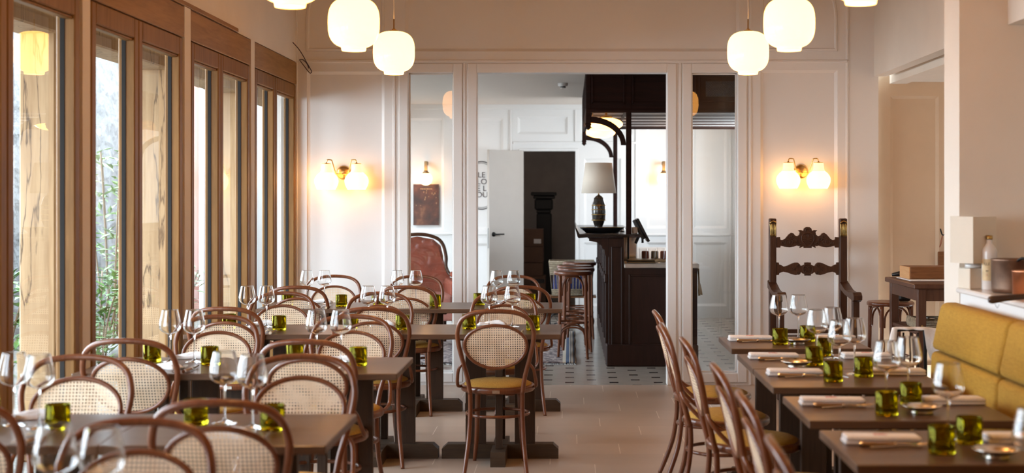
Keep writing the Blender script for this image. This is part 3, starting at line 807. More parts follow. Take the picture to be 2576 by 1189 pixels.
# ------------------------------------------------------------------ tables
def make_left_table():
    t = thing('dining_table', '', 'table')
    MB().box((-.349, -.32, .712), (.349, .32, .74), .003).build('tabletop', M_TABLE, t)
    ft = MB()
    ft.prism([(-.335, .0), (.335, .0), (.335, .055), (.305, .082), (-.305, .082), (-.335, .055)], -.045 + .02, .045 + .02, 'XZ')
    ft.build('foot', M_TFOOT, t)
    ft = MB()
    ft.prism([(-.29, .0), (-.03, 0), (-.03, .08), (-.265, .08), (-.29, .055)], -.042, .042, 'YZ')
    ft.build('foot', M_TFOOT, t)
    ft = MB()
    ft.prism([(.07, .0), (.31, 0), (.31, .055), (.285, .08), (.07, .08)], -.042, .042, 'YZ')
    ft.build('foot', M_TFOOT, t)
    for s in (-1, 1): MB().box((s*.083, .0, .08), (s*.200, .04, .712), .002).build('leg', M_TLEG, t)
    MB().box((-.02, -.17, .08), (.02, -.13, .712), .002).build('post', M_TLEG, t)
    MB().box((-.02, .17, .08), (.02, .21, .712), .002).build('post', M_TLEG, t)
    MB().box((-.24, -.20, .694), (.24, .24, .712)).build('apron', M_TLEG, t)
    return t
ltable = Placer(make_left_table())
RC = {0: 3.065, 1: 4.645, 2: 6.425, 3: 8.19, 4: 10.0}
TX = {'a': -1.79, 'b': -1.091, 'c': -.401}
TX['c'] = -.3995
for r, ks in ((0, 'b'), (1, 'ab'), (2, 'ab'), (3, 'abc'), (4, 'abc')):
    for k in ks:
        ltable((TX[k], RC[r], 0), 0, 'square smoked-oak table, %s one in the %s' % (TB2(r, k), ORD[r]), 'tables beside the windows')
def make_right_table():
    t = thing('dining_table', '', 'table')
    MB().box((-.353, -.30, .712), (.353, .30, .74), .003).build('tabletop', M_TABLE, t)
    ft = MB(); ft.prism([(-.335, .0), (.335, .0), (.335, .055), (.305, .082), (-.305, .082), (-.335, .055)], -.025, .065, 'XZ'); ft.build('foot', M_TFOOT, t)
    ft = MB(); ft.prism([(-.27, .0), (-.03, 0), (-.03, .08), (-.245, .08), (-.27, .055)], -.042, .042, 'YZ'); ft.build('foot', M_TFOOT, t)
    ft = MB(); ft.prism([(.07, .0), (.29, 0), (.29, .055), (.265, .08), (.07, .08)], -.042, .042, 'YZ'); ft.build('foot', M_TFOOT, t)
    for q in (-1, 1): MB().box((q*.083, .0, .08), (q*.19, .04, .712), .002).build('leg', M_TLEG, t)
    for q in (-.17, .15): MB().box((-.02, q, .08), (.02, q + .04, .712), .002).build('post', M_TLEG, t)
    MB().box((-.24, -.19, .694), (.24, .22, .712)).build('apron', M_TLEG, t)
    return t
rtable = Placer(make_right_table())
QC = {0: 3.48, 1: 4.317, 2: 5.11, 3: 5.97, 4: 6.582, 5: 7.43}
for k in (5, 4, 3, 2, 1, 0):
    rtable((1.163, QC[k], 0), 0, 'dark smoked-oak table by the banquette, %s one from the carved armchair' % RORD[k], 'tables along the banquette')

# ------------------------------------------------------------------ table ware
M_THIN = pane_mat('thin_clear_glass', 1.62, (0.985, 0.985, 0.985))
def wine_glass():
    out = [(.0065, .1275), (.014, .1305), (.027, .1355), (.039, .1428), (.0465, .1520), (.0496, .164), (.0487, .178), (.0458, .194), (.0422, .211), (.0387, .226), (.0354, .240)]
    Q = smooth_path([(r, 0, z) for r, z in out], 4)
    outer = [(q.x, q.z) for q in Q]; inner = []
    for k in range(len(Q)):
        t_ = (Q[min(k+1, len(Q)-1)] - Q[max(k-1, 0)]).normalized()
        inner.append((max(Q[k].x - t_.z*.0011, .001), Q[k].z + t_.x*.0011))
    prof = [(0, 0), (.039, 0), (.0415, .0006), (.0405, .0014), (.028, .0038), (.014, .0062), (.0075, .0095), (.0048, .015), (.0036, .028), (.0033, .06), (.0033, .10), (.0042, .121)] + outer + [(.0350, .2404)] + inner[::-1] + [(0, inner[0][1])]
    o = MB().lathe(prof, 48).build('wine_glass', M_WGLASS); return tag(o, '', 'wine glass')
def tumbler():
    prof = [(0, .010), (.012, .008), (.026, .001), (.036, 0), (.039, .004), (.0395, .012), (.0395, .081), (.038, .083), (.0365, .081), (.0365, .018), (.030, .013), (.015, .018), (0, .020)]
    o = MB().lathe(prof, 32).build('tumbler', M_GREEN); return tag(o, '', 'tumbler')
def napkin_soft():
    bm = bmesh.new(); n = 14; g = [[None]*(n+1) for _ in range(n+1)]
    mb = MB(); 
    for side in (1, -1):
        for i in range(n+1):
            for j in range(n+1):
                u, v = i/n*2-1, j/n*2-1
                edge = max(0, 1 - max(abs(u), abs(v))**4)
                z = .004 + (.015 + .008*math.sin(3*u + 2*v) + .004*math.sin(9*v + u*4))*edge**.5 if side == 1 else .0005
                x = u*.085 + .006*math.sin(5*v); y = v*.045 + .005*math.sin(6*u)
                g[i][j] = mb.bm.verts.new((x, y, z))
        for i in range(n):
            for j in range(n):
                mb.bm.faces.new((g[i][j], g[i+1][j], g[i+1][j+1], g[i][j+1]))
        if side == 1: top = [row[:] for row in g]
    for i in range(n):
        for (a, b) in (((i, 0), (i+1, 0)), ((i, n), (i+1, n)), ((0, i), (0, i+1)), ((n, i), (n, i+1))):
            mb.bm.faces.new((top[a[0]][a[1]], top[b[0]][b[1]], g[b[0]][b[1]], g[a[0]][a[1]]))
    bm.free()
    o = mb.build('napkin', M_NAP, smooth=True); return tag(o, '', 'napkin')
def napkin_fold():
    t = thing('napkin', '', 'napkin')
    mb = MB()
    # folded strip: layers with rounded spine
    mb.box((-.117, -.043, .0005), (.117, .043, .011), .005, seg=3)
    mb.box((-.114, -.044, .0095), (.116, .041, .0262), .0075, seg=4)
    for v in mb.bm.verts: v.co.z += .0012*math.sin(v.co.x*40)*(v.co.z > .006)
    mb.build('folded_cloth', M_NAP, t, smooth=True)
    pr = MB()
    for row in range(2):
        xx = -.022
        for wd in ((.006, .004, .008, .004, .007) if row == 0 else (.008, .003, .006, .009)):
            pr.box((xx, -.008 + row*.012, .0268), (xx + wd, -.001 + row*.012, .0275)); xx += wd + .0025
    pr.build('red_stamp', M_RED, t)['label'] = 'small faded red printed stamp'
    return t
def knife():
    t = thing('table_knife', '', 'knife')
    MB().tube([(-.105, 0, .008), (-.10, 0, .008), (-.05, 0, .008), (0, 0, .008)], [.006, .0085, .0065, .006], 8).build('handle', M_HORN, t)
    b = MB(); b.prism([(-.0, .004), (.012, .001), (.105, .004), (.118, .011), (.1, .0125), (0, .0125)], -.0009, .0009, 'XZ');     b.build('blade', M_STEEL, t); MB().tube([(-.004, 0, .008), (.006, 0, .008)], .0075, 8).build('bolster', M_STEEL, t); MB().tube([(-.109, 0, .008), (-.1, 0, .008)], .0086, 8).build('end_cap', M_STEEL, t)
    return t
def fork():
    b = MB()
    b.tube([(-.10, 0, .004), (-.06, 0, .006), (0, 0, .009), (.04, 0, .007)], [.006, .0045, .0025, .003], 8, flat=(1, .45))
    b.box((.036, -.011, .005), (.056, .011, .008), .002)
    for k in (-1, -.33, .33, 1): b.tube([(.054, k*.009, .0065), (.075, k*.009, .008), (.098, k*.0085, .012)], [.0016, .0015, .0008], 6)
    o = b.build('fork', M_STEEL); return tag(o, '', 'fork')
wg, tb, ns, nf, kn, fk = map(Placer, (wine_glass(), tumbler(), napkin_soft(), napkin_fold(), knife(), fork()))
TT = .7402
WG = {(0, 'b'): [(-1.16, 3.21), (-1.045, 3.18)],
      (1, 'a'): [(-1.844, 4.72), (-1.738, 4.66)], (1, 'b'): [(-1.155, 4.76), (-1.04, 4.66)],
      (2, 'a'): [(-1.837, 6.54), (-1.726, 6.54)], (2, 'b'): [(-1.164, 6.54), (-1.052, 6.54)],
      (3, 'a'): [(-1.89, 8.34), (-1.778, 8.34)], (3, 'b'): [(-1.18, 8.34), (-1.07, 8.34)], (3, 'c'): [(-.473, 8.34), (-.336, 8.34)],
      (4, 'a'): [(-1.875, 10.15), (-1.75, 10.15)], (4, 'b'): [(-1.23, 10.15), (-1.097, 10.15)], (4, 'c'): [(-.52, 10.13), (-.398, 10.13)]}
TG = {(1, 'a'): [(-1.94, 4.74), (-1.666, 4.63)], (1, 'b'): [(-1.245, 4.74), (-.965, 4.62)],
      (2, 'a'): [(-1.925, 6.56), (-1.627, 6.43)], (2, 'b'): [(-1.267, 6.56), (-.953, 6.41)],
      (3, 'a'): [(-1.975, 8.25), (-1.66, 8.13)], (3, 'b'): [(-1.265, 8.25), (-.96, 8.17)], (3, 'c'): [(-.58, 8.2), (-.21, 8.13)],
      (4, 'a'): [(-1.99, 10.05), (-1.59, 9.91)], (4, 'b'): [(-1.35, 10.05), (-.936, 9.91)], (4, 'c'): [(-.64, 10.05), (-.277, 10.0)]}
SD = ('window-side one', 'aisle-side one')
def rowp(r): return ORD[r]
for (r, k), v in WG.items():
    for i, (x, y) in enumerate(v):
        wg((x, y, TT), 0, 'clear wine glass, %s of its pair, %s table, %s' % (SD[i], TB2(r, k), rowp(r)), 'wine glasses on the window tables')
for (r, k), v in TG.items():
    for i, (x, y) in enumerate(v):
        tb((x, y, TT), rnd.uniform(0, 6), 'olive green tumbler, %s of two, %s table, %s' % (SD[i], TB2(r, k), rowp(r)), 'green tumblers on the window tables')
for (r, k, x, y, a) in ((1, 'a', -1.84, 4.87, 20), (1, 'b', -1.09, 4.50, -8), (2, 'a', -1.79, 6.70, 15), (2, 'b', -1.03, 6.62, -20), (3, 'a', -1.83, 8.46, 12), (3, 'b', -1.12, 8.46, 0), (3, 'c', -.46, 8.46, 0), (4, 'a', -1.80, 10.27, 8), (4, 'b', -1.19, 10.27, 0), (4, 'c', -.45, 10.27, 0)):
    ns((x, y, TT), R(a), 'white linen napkin lying loosely on %s table in the %s' % (TB2(r, k), ORD[r]), 'loosely folded napkins on the window tables')
ns((-1.795, 6.31, TT), R(-25), 'white napkin closer to camera on window-side table, %s' % ORD[2], 'loosely folded napkins on the window tables')
for (r, k) in TG:
    fk((TX[k] + .085, RC[r] - .20, TT), R(90), 'steel fork near the edge of %s table, %s' % (TB2(r, k), ORD[r]), 'forks on the window tables')
    kn((TX[k] + .135, RC[r] - .205, TT), R(88), 'table knife near the edge of %s table, %s' % (TB2(r, k), ORD[r]), 'knives on the window tables')
RW = {0: [(1.13, 3.47)], 1: [(1.18, 4.43)], 2: [(1.138, 5.11), (1.253, 5.26)], 3: [(1.134, 5.98), (1.22, 6.09)], 4: [(1.14, 6.56), (1.235, 6.69)], 5: [(1.114, 7.57), (1.217, 7.57)]}
RT = {1: [(1.096, 4.19), (1.225, 4.36)], 2: [(1.10, 4.935), (1.24, 5.17)], 3: [(1.082, 5.84), (1.24, 6.0)], 4: [(1.104, 6.42), (1.214, 6.80)], 5: [(1.084, 7.33), (1.25, 7.48)]}
SD2 = ('closer to the aisle', 'closer to the banquette')
for k, v in RW.items():
    for i, (x, y) in enumerate(v):
        wg((x, y, TT), 0, ('clear wine glass %s on %s banquette table from the carved armchair' % (SD2[i], RORD[k])) if len(v) > 1 else 'single clear wine glass on the %s banquette table from the carved armchair' % RORD[k], 'wine glasses on the banquette tables')
for k, v in RT.items():
    for i, (x, y) in enumerate(v):
        tb((x, y, TT), rnd.uniform(0, 6), 'olive green tumbler %s on %s banquette table from the carved armchair' % (SD2[i], RORD[k]), 'green tumblers on the banquette tables')
for k, off in ((5, .10), (4, .10), (3, .09), (2, .08), (1, .055)):
    y = QC[k] + off
    nf((.957, y, TT), R(rnd.uniform(-1.5, 1.5)), 'folded white napkin at the aisle side of the %s banquette table from the carved armchair' % RORD[k], 'folded napkins on the banquette tables')
    nf((1.398, y + .02, TT), R(rnd.uniform(-4, 4)), 'folded white napkin at the banquette side of the %s table from the carved armchair' % RORD[k], 'folded napkins on the banquette tables')
    kn((.985, y - .068, TT), R(rnd.uniform(-2, 2)), 'horn-handled knife beside the napkin on the %s banquette table from the carved armchair' % RORD[k], 'knives on the banquette tables')
    fk((1.00, y - .088, TT), R(9), 'steel fork beside the knife on the %s banquette table from the carved armchair' % RORD[k], 'forks on the banquette tables')
def dish():
    o = MB().lathe([(0, .008), (.034, .008), (.05, .015), (.066, .025), (.0695, .028), (.066, .0285), (.05, .019), (.034, .012), (0, .012)], 32)
    o.lathe([(0, 0), (.038, 0), (.036, .009), (0, .009)], 24)
    o = o.build('silver_dish', M_SILVER); return tag(o, '', 'dish')
ds = Placer(dish())
for k, x, y in ((1, 1.235, 4.12), (2, 1.234, 4.98), (4, 1.01, 6.34), (5, 1.175, 7.34)):
    ds((x, y, TT), 0, 'shallow silver dish on the %s banquette table from the carved armchair' % RORD[k], 'silver dishes on the banquette tables')

# ------------------------------------------------------------------ banquette
def banquette():
    t = thing('banquette', 'long mustard linen banquette along the white ledge', 'banquette', (0, 0, 0))
    cuts = [6.36, 5.37, 4.38, 3.39, 2.40, 1.41]
    for a, b in zip(cuts[:-1], cuts[1:]):
        y1, y0 = a - .004, b + .004
        for nm_, z0, z1, xa, xb in (('back_cushion', .82, 1.03, 1.60, 1.585), ('lower_back_cushion', .47, .815, 1.595, 1.57)):
            mb = MB(); mb.box((1.61, y0, z0), (1.745, y1, z1), .028, seg=3)
            for v in mb.bm.verts:
                f = (v.co.z - z0)/(z1 - z0)
                if v.co.x < 1.68:
                    v.co.x += (f*.045 if nm_ == 'back_cushion' else -.01 + f*.01)
                    e = min(1, min(v.co.y - y0, y1 - v.co.y)/.05)
            mb.build(nm_, M_BANQ, t, smooth=True)
        mb = MB(); mb.box((1.225, y0, .33), (1.62, y1, .47), .03, seg=3); mb.build('seat_cushion', M_BANQ, t, smooth=True)
    MB().box((1.53, 1.45, .0), (1.74, 6.34, .33), .004).build('base', M_TLEG, t)
    MB().box((1.70, 1.41, .33), (1.765, 6.355, 1.0), .006).build('back_board', M_BANQ, t)
    return t
banquette()

# ------------------------------------------------------------------ pendant lamps
def make_pendant():
    t = thing('pendant_lamp', '', 'pendant lamp')
    pr = []
    n = 26
    for i in range(n + 1):
        a = -PI/2 + PI*i/n
        e = 2/2.9
        r = .140*abs(math.cos(a))**e; z = .138*(abs(math.sin(a))**e)*(1 if a > 0 else -1)
        pr.append((r, z))
    pr = [(r, z + .152) for r, z in pr if not (z < 0 and r < .066) and not (z > 0 and r < .03)]
    MB().lathe([(.060, .004), (.064, .0), (.066, .006), (.067, .015)] + pr, 48).build('glass_shade', M_LAMP, t)
    c = MB().lathe([(0, .296), (.012, .296), (.014, .303), (.009, .308), (.0045, .31), (.004, .372), (0, .372)], 16)
    c.lathe([(0, .296), (.030, .296), (.034, .291), (.036, .284), (.0, .284)], 24)
    c.build('brass_cap', M_BRASS, t)
    MB().tube([(0, 0, .37), (0, 0, .9), (0, 0, 1.565)], .0025, 6).build('cord', M_CORD, t)
    return t
pend = Placer(make_pendant())
PS = (.94, .94, .94)
for (x, y, z, lb) in ((-1.112, 9.0, 2.277, 'lit opal glass pendant lamp, the farther of the window-side line, showing its brass rod'),
                   (-1.108, 7.3, 2.249, 'lit opal glass pendant lamp, whole globe in view, middle of the window-side line'),
                   (-1.118, 5.69, 2.256, 'lit opal glass pendant lamp above the window tables, only its underside in view'),
                   (1.129, 9.0, 2.277, 'lit opal glass pendant lamp, farther one above the banquette tables, showing brass rod'),
                   (1.127, 7.3, 2.249, 'lit opal glass pendant lamp, whole globe in view above the banquette tables'),
                   (1.15, 5.62, 2.258, 'lit opal glass pendant lamp above the banquette, only its underside in view')):
    pend((x, y, z), 0, lb, 'opal pendant lamps', PS); glow('pendant_bulb', (x, y, z + .10), 9, (1, .53, .20), .035)
for (x, y) in ((-1.12, 4.0), (1.14, 4.0), (-1.12, 2.3), (1.14, 2.3), (-1.12, .5), (1.14, .5)):
    glow('pendant_bulb', (x, y, 2.256 + .10), 9, (1, .53, .20), .035)
    o = pend((x, y, 2.256), 0, 'lit opal glass pendant lamp out of view closer to the camera', 'opal pendant lamps', PS)

# ------------------------------------------------------------------ double wall sconces
def make_sconce():
    t = thing('wall_sconce', '', 'wall lamp')
    MB().lathe([(0, -.022), (.04, -.018), (.055, -.008), (.058, .0), (0, .0)], 32, axis='Y').build('back_plate', M_BRASS, t)
    MB().tube([(0, -.015, -.01), (0, -.06, -.01)], .007, 8).build('stem', M_BRASS, t)
    for s in (-1, 1):
        arm = MB(); arm.tube([(0, -.06, -.012), (s*.040, -.085, -.012), (s*.050, -.09, -.005), (s*.075, -.112, .088), (s*.082, -.114, .098), (s*.100, -.116, .101), (s*.114, -.116, .097), (s*.120, -.116, .075)], .0045, 8, n=4)
        arm.lathe([(0, .066), (.036, .066), (.038, .070), (.006, .074), (.006, .080), (0, .080)], 20, c=(s*.120, -.116, 0))
        arm.build('arm', M_BRASS, t)
        MB().lathe([(.036, .066), (.040, .062), (.041, .035), (.043, .016), (.052, .0)], 32, c=(s*.120, -.116, 0)).build('shade_neck', M_SNECK, t)
        MB().lathe([(.052, .0), (.072, -.016), (.088, -.038), (.0955, -.060), (.095, -.080), (.090, -.100), (.080, -.122), (.071, -.138), (.0, -.135)], 40, c=(s*.120, -.116, 0)).build('glass_shade', M_SCON, t)
    return t
scn = Placer(make_sconce())
scn((bx(864), BY + .018, bz(434)), 0, 'lit double brass sconce with opal shades beside the windows', 'double wall sconces')
scn((bx(2016), BY + .018, bz(431)), 0, 'lit double brass sconce with opal shades above the carved armchair', 'double wall sconces')

# loose cable in the corner
cb = [(719, 92), (724, 96), (737, 107), (752, 124), (764, 143), (772, 158), (779, 170), (784, 180), (781, 184), (776, 180), (765, 166), (756, 154), (754, 150), (762, 150), (772, 160), (777, 172)]
o = MB().tube([at(px, py, 11.22 + .012*i) if i else at(px, py, 11.0) for i, (px, py) in enumerate(cb)][::1], [.0008, .002] + [.0035]*14, 6).build('loose_cable', M_CABLE)
# keep the wire start on the left wall
tag(o, 'dark purple loose cable looping from the corner above the windows', 'cable')

# ------------------------------------------------------------------ carved armchair
def carved_chair():
    D = 11.0; s = FPX/D
    x = lambda px: X(px, s); z = lambda py: Z(py, s)
    ox = x(2034)
    t = thing('carved_armchair', 'tall dark carved wooden armchair standing against the panelled wall', 'armchair', (ox, D, 0))
    U = lambda px: x(px) - ox
    for a, b in ((1935, 1953), (2112, 2131)):
        p = MB().box((U(a), -.01, 0), (U(b), .045, z(549)), .008, seg=2).build('back_post', M_CARVE, t)
        g = MB(); c = (U(a) + U(b))/2; wd = (U(b)-U(a))*.42
        for k in range(5):
            xx = c + (k - 2)*wd*.42
            g.tube([(xx, -.016, z(594)), (xx, -.02, z(575)), (xx*1.0 + (k-2)*.002, -.016, z(562))], [.003, .0045, .003], 6)
        g.tube([(c - wd, -.016, z(560)), (c, -.021, z(556)), (c + wd, -.016, z(560))], .006, 6)
        g.tube([(c - wd, -.016, z(588)), (c, -.020, z(590)), (c + wd, -.016, z(588))], .003, 6)
        g.build('gilt_carving', M_GOLD, p)['label'] = 'gilded leaf carving'
    # top rail, outline in photo pixels (crop: 3.497 px per px from 1900,520)
    q = lambda pts: [(U(1900 + a/3.497), z(520 + b/3.497)) for a, b in pts]
    half = [(188, 268), (218, 266), (222, 288), (240, 292), (262, 282), (282, 258), (298, 240), (318, 228), (338, 234), (348, 250), (370, 258), (388, 246), (394, 222), (378, 206), (404, 204), (424, 212), (430, 190), (446, 178), (462, 176)]
    bot = [(188, 358), (220, 358), (224, 342), (262, 352), (300, 356), (340, 350), (366, 340), (384, 346), (396, 340), (392, 362), (412, 352), (426, 348), (428, 362), (462, 362)]
    mir = lambda L: [(2*462 - a, b) for a, b in L[::-1][1:]]
    top_rail = MB(); top_rail.prism(q(half + mir(half) + [(2*462 - a, b) for a, b in bot] [0:0] + [(2*462-a, b) for a, b in bot] + bot[::-1][1:]), 0.0, .028, 'XZ')
    rail = top_rail.build('top_rail', M_CARVE, t)
    rel = MB()
    def spiral(cx, cz, r, turns, sgn):
        pts = []
        for i in range(14):
            f = i/13; a = f*turns*2*PI; rr = r*(1 - f*.85)
            pts.append((U(1900 + (cx + sgn*rr*math.cos(a))/3.497), -.003, z(520 + (cz + rr*math.sin(a))/3.497)))
        rel.tube(pts, .0035, 5, n=2)
    for sg in (-1, 1):
        m_ = lambda a: a if sg == -1 else 924 - a
        spiral(m_(290), 312, 38, 1.4, -sg); spiral(m_(350), 290, 28, 1.3, sg); spiral(m_(322), 262, 20, 1.2, sg)
        spiral(m_(380), 318, 20, 1.2, -sg); spiral(m_(245), 315, 18, 1.2, -sg)
    # shield with three bands and a sprig
    sh = [(462, 348), (425, 320), (408, 290), (410, 255), (430, 236), (462, 230), (494, 236), (514, 255), (516, 290), (499, 320)]
    rel.tube([(U(1900 + a/3.497), -.004, z(520 + b/3.497)) for a, b in sh], .0048, 6, closed=True, n=3)
    for b in (285, 302, 318): rel.tube([(U(1900 + a/3.497), -.004, z(520 + (b + d)/3.497)) for a, d in ((424, -6), (462, 5), (500, -6))], .003, 5, n=3)
    for a in (-.6, -.2, .2, .6): rel.tube([(U(1900 + 462/3.497), -.004, z(520 + 268/3.497)), (U(1900 + (462 + 24*math.sin(a))/3.497), -.004, z(520 + (262 - 20*math.cos(a))/3.497))], .0025, 5)
    rel.tube([(U(1900 + a/3.497), -.004, z(520 + b/3.497)) for a, b in ((440, 218), (444, 196), (462, 188), (480, 196), (484, 218))], .004, 5, n=3)
    rel.build('relief_carving', M_CARVE, rail)
    half = [(188, 488), (208, 490), (210, 506), (224, 510), (236, 516), (252, 526), (288, 516), (320, 500), (350, 490), (374, 490), (392, 504), (400, 520), (416, 516), (434, 508), (434, 490), (462, 488)]
    bot = [(188, 600), (208, 598), (212, 584), (228, 576), (246, 570), (290, 580), (320, 592), (352, 600), (378, 596), (394, 582), (404, 574), (418, 586), (434, 590), (434, 604), (462, 604)]
    r2 = MB(); r2.prism(q(half + mir(half) + [(924 - a, b) for a, b in bot] + bot[::-1][1:]), 0.0, .028, 'XZ')
    rail2 = r2.build('middle_rail', M_CARVE, t)
    rel = MB()
    for sg in (-1, 1):
        m_ = lambda a: a if sg == -1 else 924 - a
        spiral(m_(375), 515, 18, 1.3, sg); spiral(m_(378), 578, 18, 1.3, -sg)
        for k in range(8):
            a = k*PI/4; rel.tube([(U(1900 + m_(340)/3.497), -.003, z(520 + 547/3.497)), (U(1900 + (m_(340) + 18*math.cos(a))/3.497), -.003, z(520 + (547 + 18*math.sin(a))/3.497))], .002, 4)
    rel.tube([(U(1900 + (462 + 42*math.cos(2*PI*k/12))/3.497), -.004, z(520 + (547 + 42*math.sin(2*PI*k/12))/3.497)) for k in range(12)], .004, 5, closed=True, n=3)
    for k in range(6):
        a = k*PI/3; spiral(462 + 22*math.cos(a), 547 + 22*math.sin(a), 10, 1, 1)
    rel.build('relief_carving', M_CARVE, rail2)
    MB().box((U(1950), .0, z(838)), (U(2115), .028, z(828)), .003).build('lower_rail', M_CARVE, t)
    # arms: scroll towards the viewer
    for sg, a in ((-1, 1942), (1, 2123)):
        c = U(a); dx = .055 if sg == -1 else .085
        m_ = MB()
        pts = [(0.03, 1.49 - .64 + .01), (-.05, .835), (-.20, .80), (-.34, .79), (-.44, .80), (-.50, .80), (-.535, .775), (-.53, .745), (-.49, .73), (-.42, .745), (-.30, .755), (-.18, .765), (-.05, .79), (.03, .80)]
        poly = [(y, zz) for y, zz in pts]
        m_.prism(poly, c - .032, c + .034, 'YZ', bevel=.004)
        m_.build('armrest', M_CARVE, t)
        MB().box((c - .026, -.47, 0), (c + .026, -.415, .75), .006).build('leg', M_CARVE, t)
        st = MB(); st.box((c - .018, -.42, .14), (c + .018, -.01, .19), .004); st.build('stretcher', M_CARVE, t)
    MB().box((U(1940), -.48, .40), (U(2126), -.005, .44), .006).build('seat', M_CARVE, t)
    fs = MB(); fs.prism([(-.24, .30), (.24, .30), (.24, .40), (-.24, .40)], -.455, -.43, 'XZ'); fs.build('front_rail', M_CARVE, t)
    return t
carved_chair()

# ------------------------------------------------------------------ passage furniture
def desk():
    t = thing('side_table', 'dark wooden side table in the passage with a chopping block on it', 'side table', (2.36, 9.71, 0))
    L, W = .89, .78
    MB().box((-.012, -.012, .875), (W, L, .91), .006).build('tabletop', M_DESK, t)
    for x in (.02, W - .08):
        for y in (.01, L - .07): MB().box((x, y, 0), (x + .058, y + .058, .875), .004).build('leg', M_DESK, t)
    a = MB(); a.box((.03, .02, .79), (W - .03, .04, .875)); a.box((.025, .04, .79), (.045, L - .03, .875)); a.box((.03, L - .04, .79), (W - .03, L - .02, .875))
    a.build('apron', M_DESK, t)
    MB().box((.03, .03, .555), (W - .03, L - .03, .58), .003).build('lower_shelf', M_DESK, t)
    MB().lathe([(0, 0), (.006, 0), (.008, .004), (0, .005)], 10, c=(.05, .006, .62), axis='Y').build('bolt', M_GOLD, t)
desk()
t = thing('chopping_block', 'thick brown chopping block lying on the passage side table', 'chopping block', (2.42, 10.15, .918))
MB().box((.012, 0, 0), (.52, .28, .085), .004).build('block', M_BLOCK, t); MB().box((0, .0, 0), (.012, .28, .085), .003).build('end_grain', M_BLOCKE, t)
tag(MB().box((2.40, 10.02, .911), (2.98, 10.45, .9165), .002).build('white_cloth', M_NAP), 'thin white cloth under the chopping block', 'cloth')
tag(MB().tube([(2.38, 10.5, .93), (2.44, 10.48, .94), (2.50, 10.5, .935)], [.012, .02, .012], 8).build('black_pouch', M_BLACK), 'small black pouch at the far end of the side table', 'pouch')
# wicker tray with ladle on lower shelf
t = thing('wicker_tray', 'shallow wicker tray on the lower shelf of the side table', 'tray', (2.44, 9.80, .581))
m_ = MB(); m_.box((0, 0, 0), (.50, .45, .012))
for k in range(4): m_.tube([(0, 0, .014 + k*.015), (.5, 0, .014 + k*.015), (.5, .45, .014 + k*.015), (0, .45, .014 + k*.015)], .008, 6, closed=True, raw=True)
for k in range(16): m_.tube([(-.006, .02 + k*.027, 0), (-.014, .03 + k*.027, .035), (-.004, .04 + k*.027, .072)], .005, 5)
m_.build('basket_body', M_WICK, t)
o = MB().lathe([(0, -.03), (.02, -.027), (.035, -.012), (.04, 0), (.038, .001), (.033, -.01), (.018, -.024), (0, -.027)], 20, c=(2.66, 9.85, .70)).tube([(2.69, 9.85, .70), (2.78, 9.90, .72), (2.86, 9.95, .69)], .005, 6).build('ladle', M_STEEL); tag(o, 'polished steel ladle resting in the wicker tray', 'ladle')
o = MB().lathe([(0, -.02), (.03, -.015), (.045, 0), (.043, .002), (.028, -.011), (0, -.016)], 20, c=(2.50, 9.86, .668)).build('metal_bowl', M_STEEL); tag(o, 'small metal bowl in the wicker tray on the side table', 'bowl')
# hanging board and strap on the passage back wall
yb_ = BY + .15
t = thing('hanging_board', 'wooden paddle board hanging on the passage wall', 'board', (X(2375, sb2), yb_ - .02, Z(700, sb2)))
MB().box((-.06, -.01, -.05), (.10, .012, .22), .009, seg=2).build('board', M_BLOCK, t); MB().box((.0, -.008, .2), (.04, .01, .30), .006).build('handle', M_BLOCK, t)
t = thing('wall_hook', 'black wall hook with a leather loop above the paddle board', 'hook', (X(2366, sb2), yb_, Z(590, sb2)))
MB().tube([(.03, 0.01, 0), (.0, -.05, 0), (-.01, -.055, .02), (-.02, -.06, .05)], .006, 6).build('hook', M_IRON, t)
MB().tube([(.0, -.05, 0), (-.012, -.055, -.04), (-.024, -.052, -.10), (-.008, -.052, -.06)], .003, 6, closed=True).build('loop', M_LEATHER, t)

# ------------------------------------------------------------------ bar stools
def make_stool(m, name='bar_stool'):
    t = thing(name, '', 'stool')
    MB().lathe([(0, .812), (.15, .812), (.172, .815), (.180, .806), (.180, .785), (.172, .778), (0, .778)], 36).build('seat', m, t)
    feet = []
    for sx in (-1, 1):
        for sy in (-1, 1):
            p = [(sx*.118, sy*.118, .78), (sx*.12, sy*.12, .5), (sx*.126, sy*.126, .2), (sx*.138, sy*.138, 0)]
            MB().tube(p, [.016, .0155, .014, .012], 10).build('leg', m, t)
    for k in range(4):
        M = Matrix.Rotation(k*PI/2, 4, 'Z')
        a = MB(); a.tube([(-.099, -.122, .59), (-.092, -.122, .69), (-.055, -.122, .752), (0, -.122, .768), (.055, -.122, .752), (.092, -.122, .69), (.099, -.122, .59)], .0085, 8); a.xf(M); a.build('upper_arch', m, t)
        a = MB(); a.tube([(-.116, -.128, .13), (-.105, -.126, .24), (-.06, -.125, .285), (0, -.124, .295), (.06, -.125, .285), (.105, -.126, .24), (.116, -.128, .13)], .0085, 8); a.xf(M); a.build('lower_arch', m, t)
    MB().tube([(.142*math.cos(2*PI*i/20), .142*math.sin(2*PI*i/20), .335) for i in range(20)], .009, 8, closed=True, n=2).build('foot_ring', m, t)
    return t
stool = Placer(make_stool(M_BEND))
for i, (x, y) in enumerate(((.03, 13.35), (.066, 13.95), (.05, 14.5), (.106, 15.25))):
    stool((x, y, 0), R((0, 3, -2, 4)[i]), 'tall bentwood bar stool, %s in the line from the dining room' % ('first', 'second', 'third', 'fourth')[i], 'bentwood stools at the bar')
ps = stool((2.47, 10.95, 0), R(10), 'lower dark bentwood stool tucked behind the passage side table', None, (1, 1, .862))
ps['group'] = 'bentwood stools in the passage'
tag(MB().box((2.52, 10.90, .704), (2.62, 11.02, .83), .02, seg=2).build('black_bag', M_BLACK), 'black bag sitting on the stool behind the passage side table', 'bag')

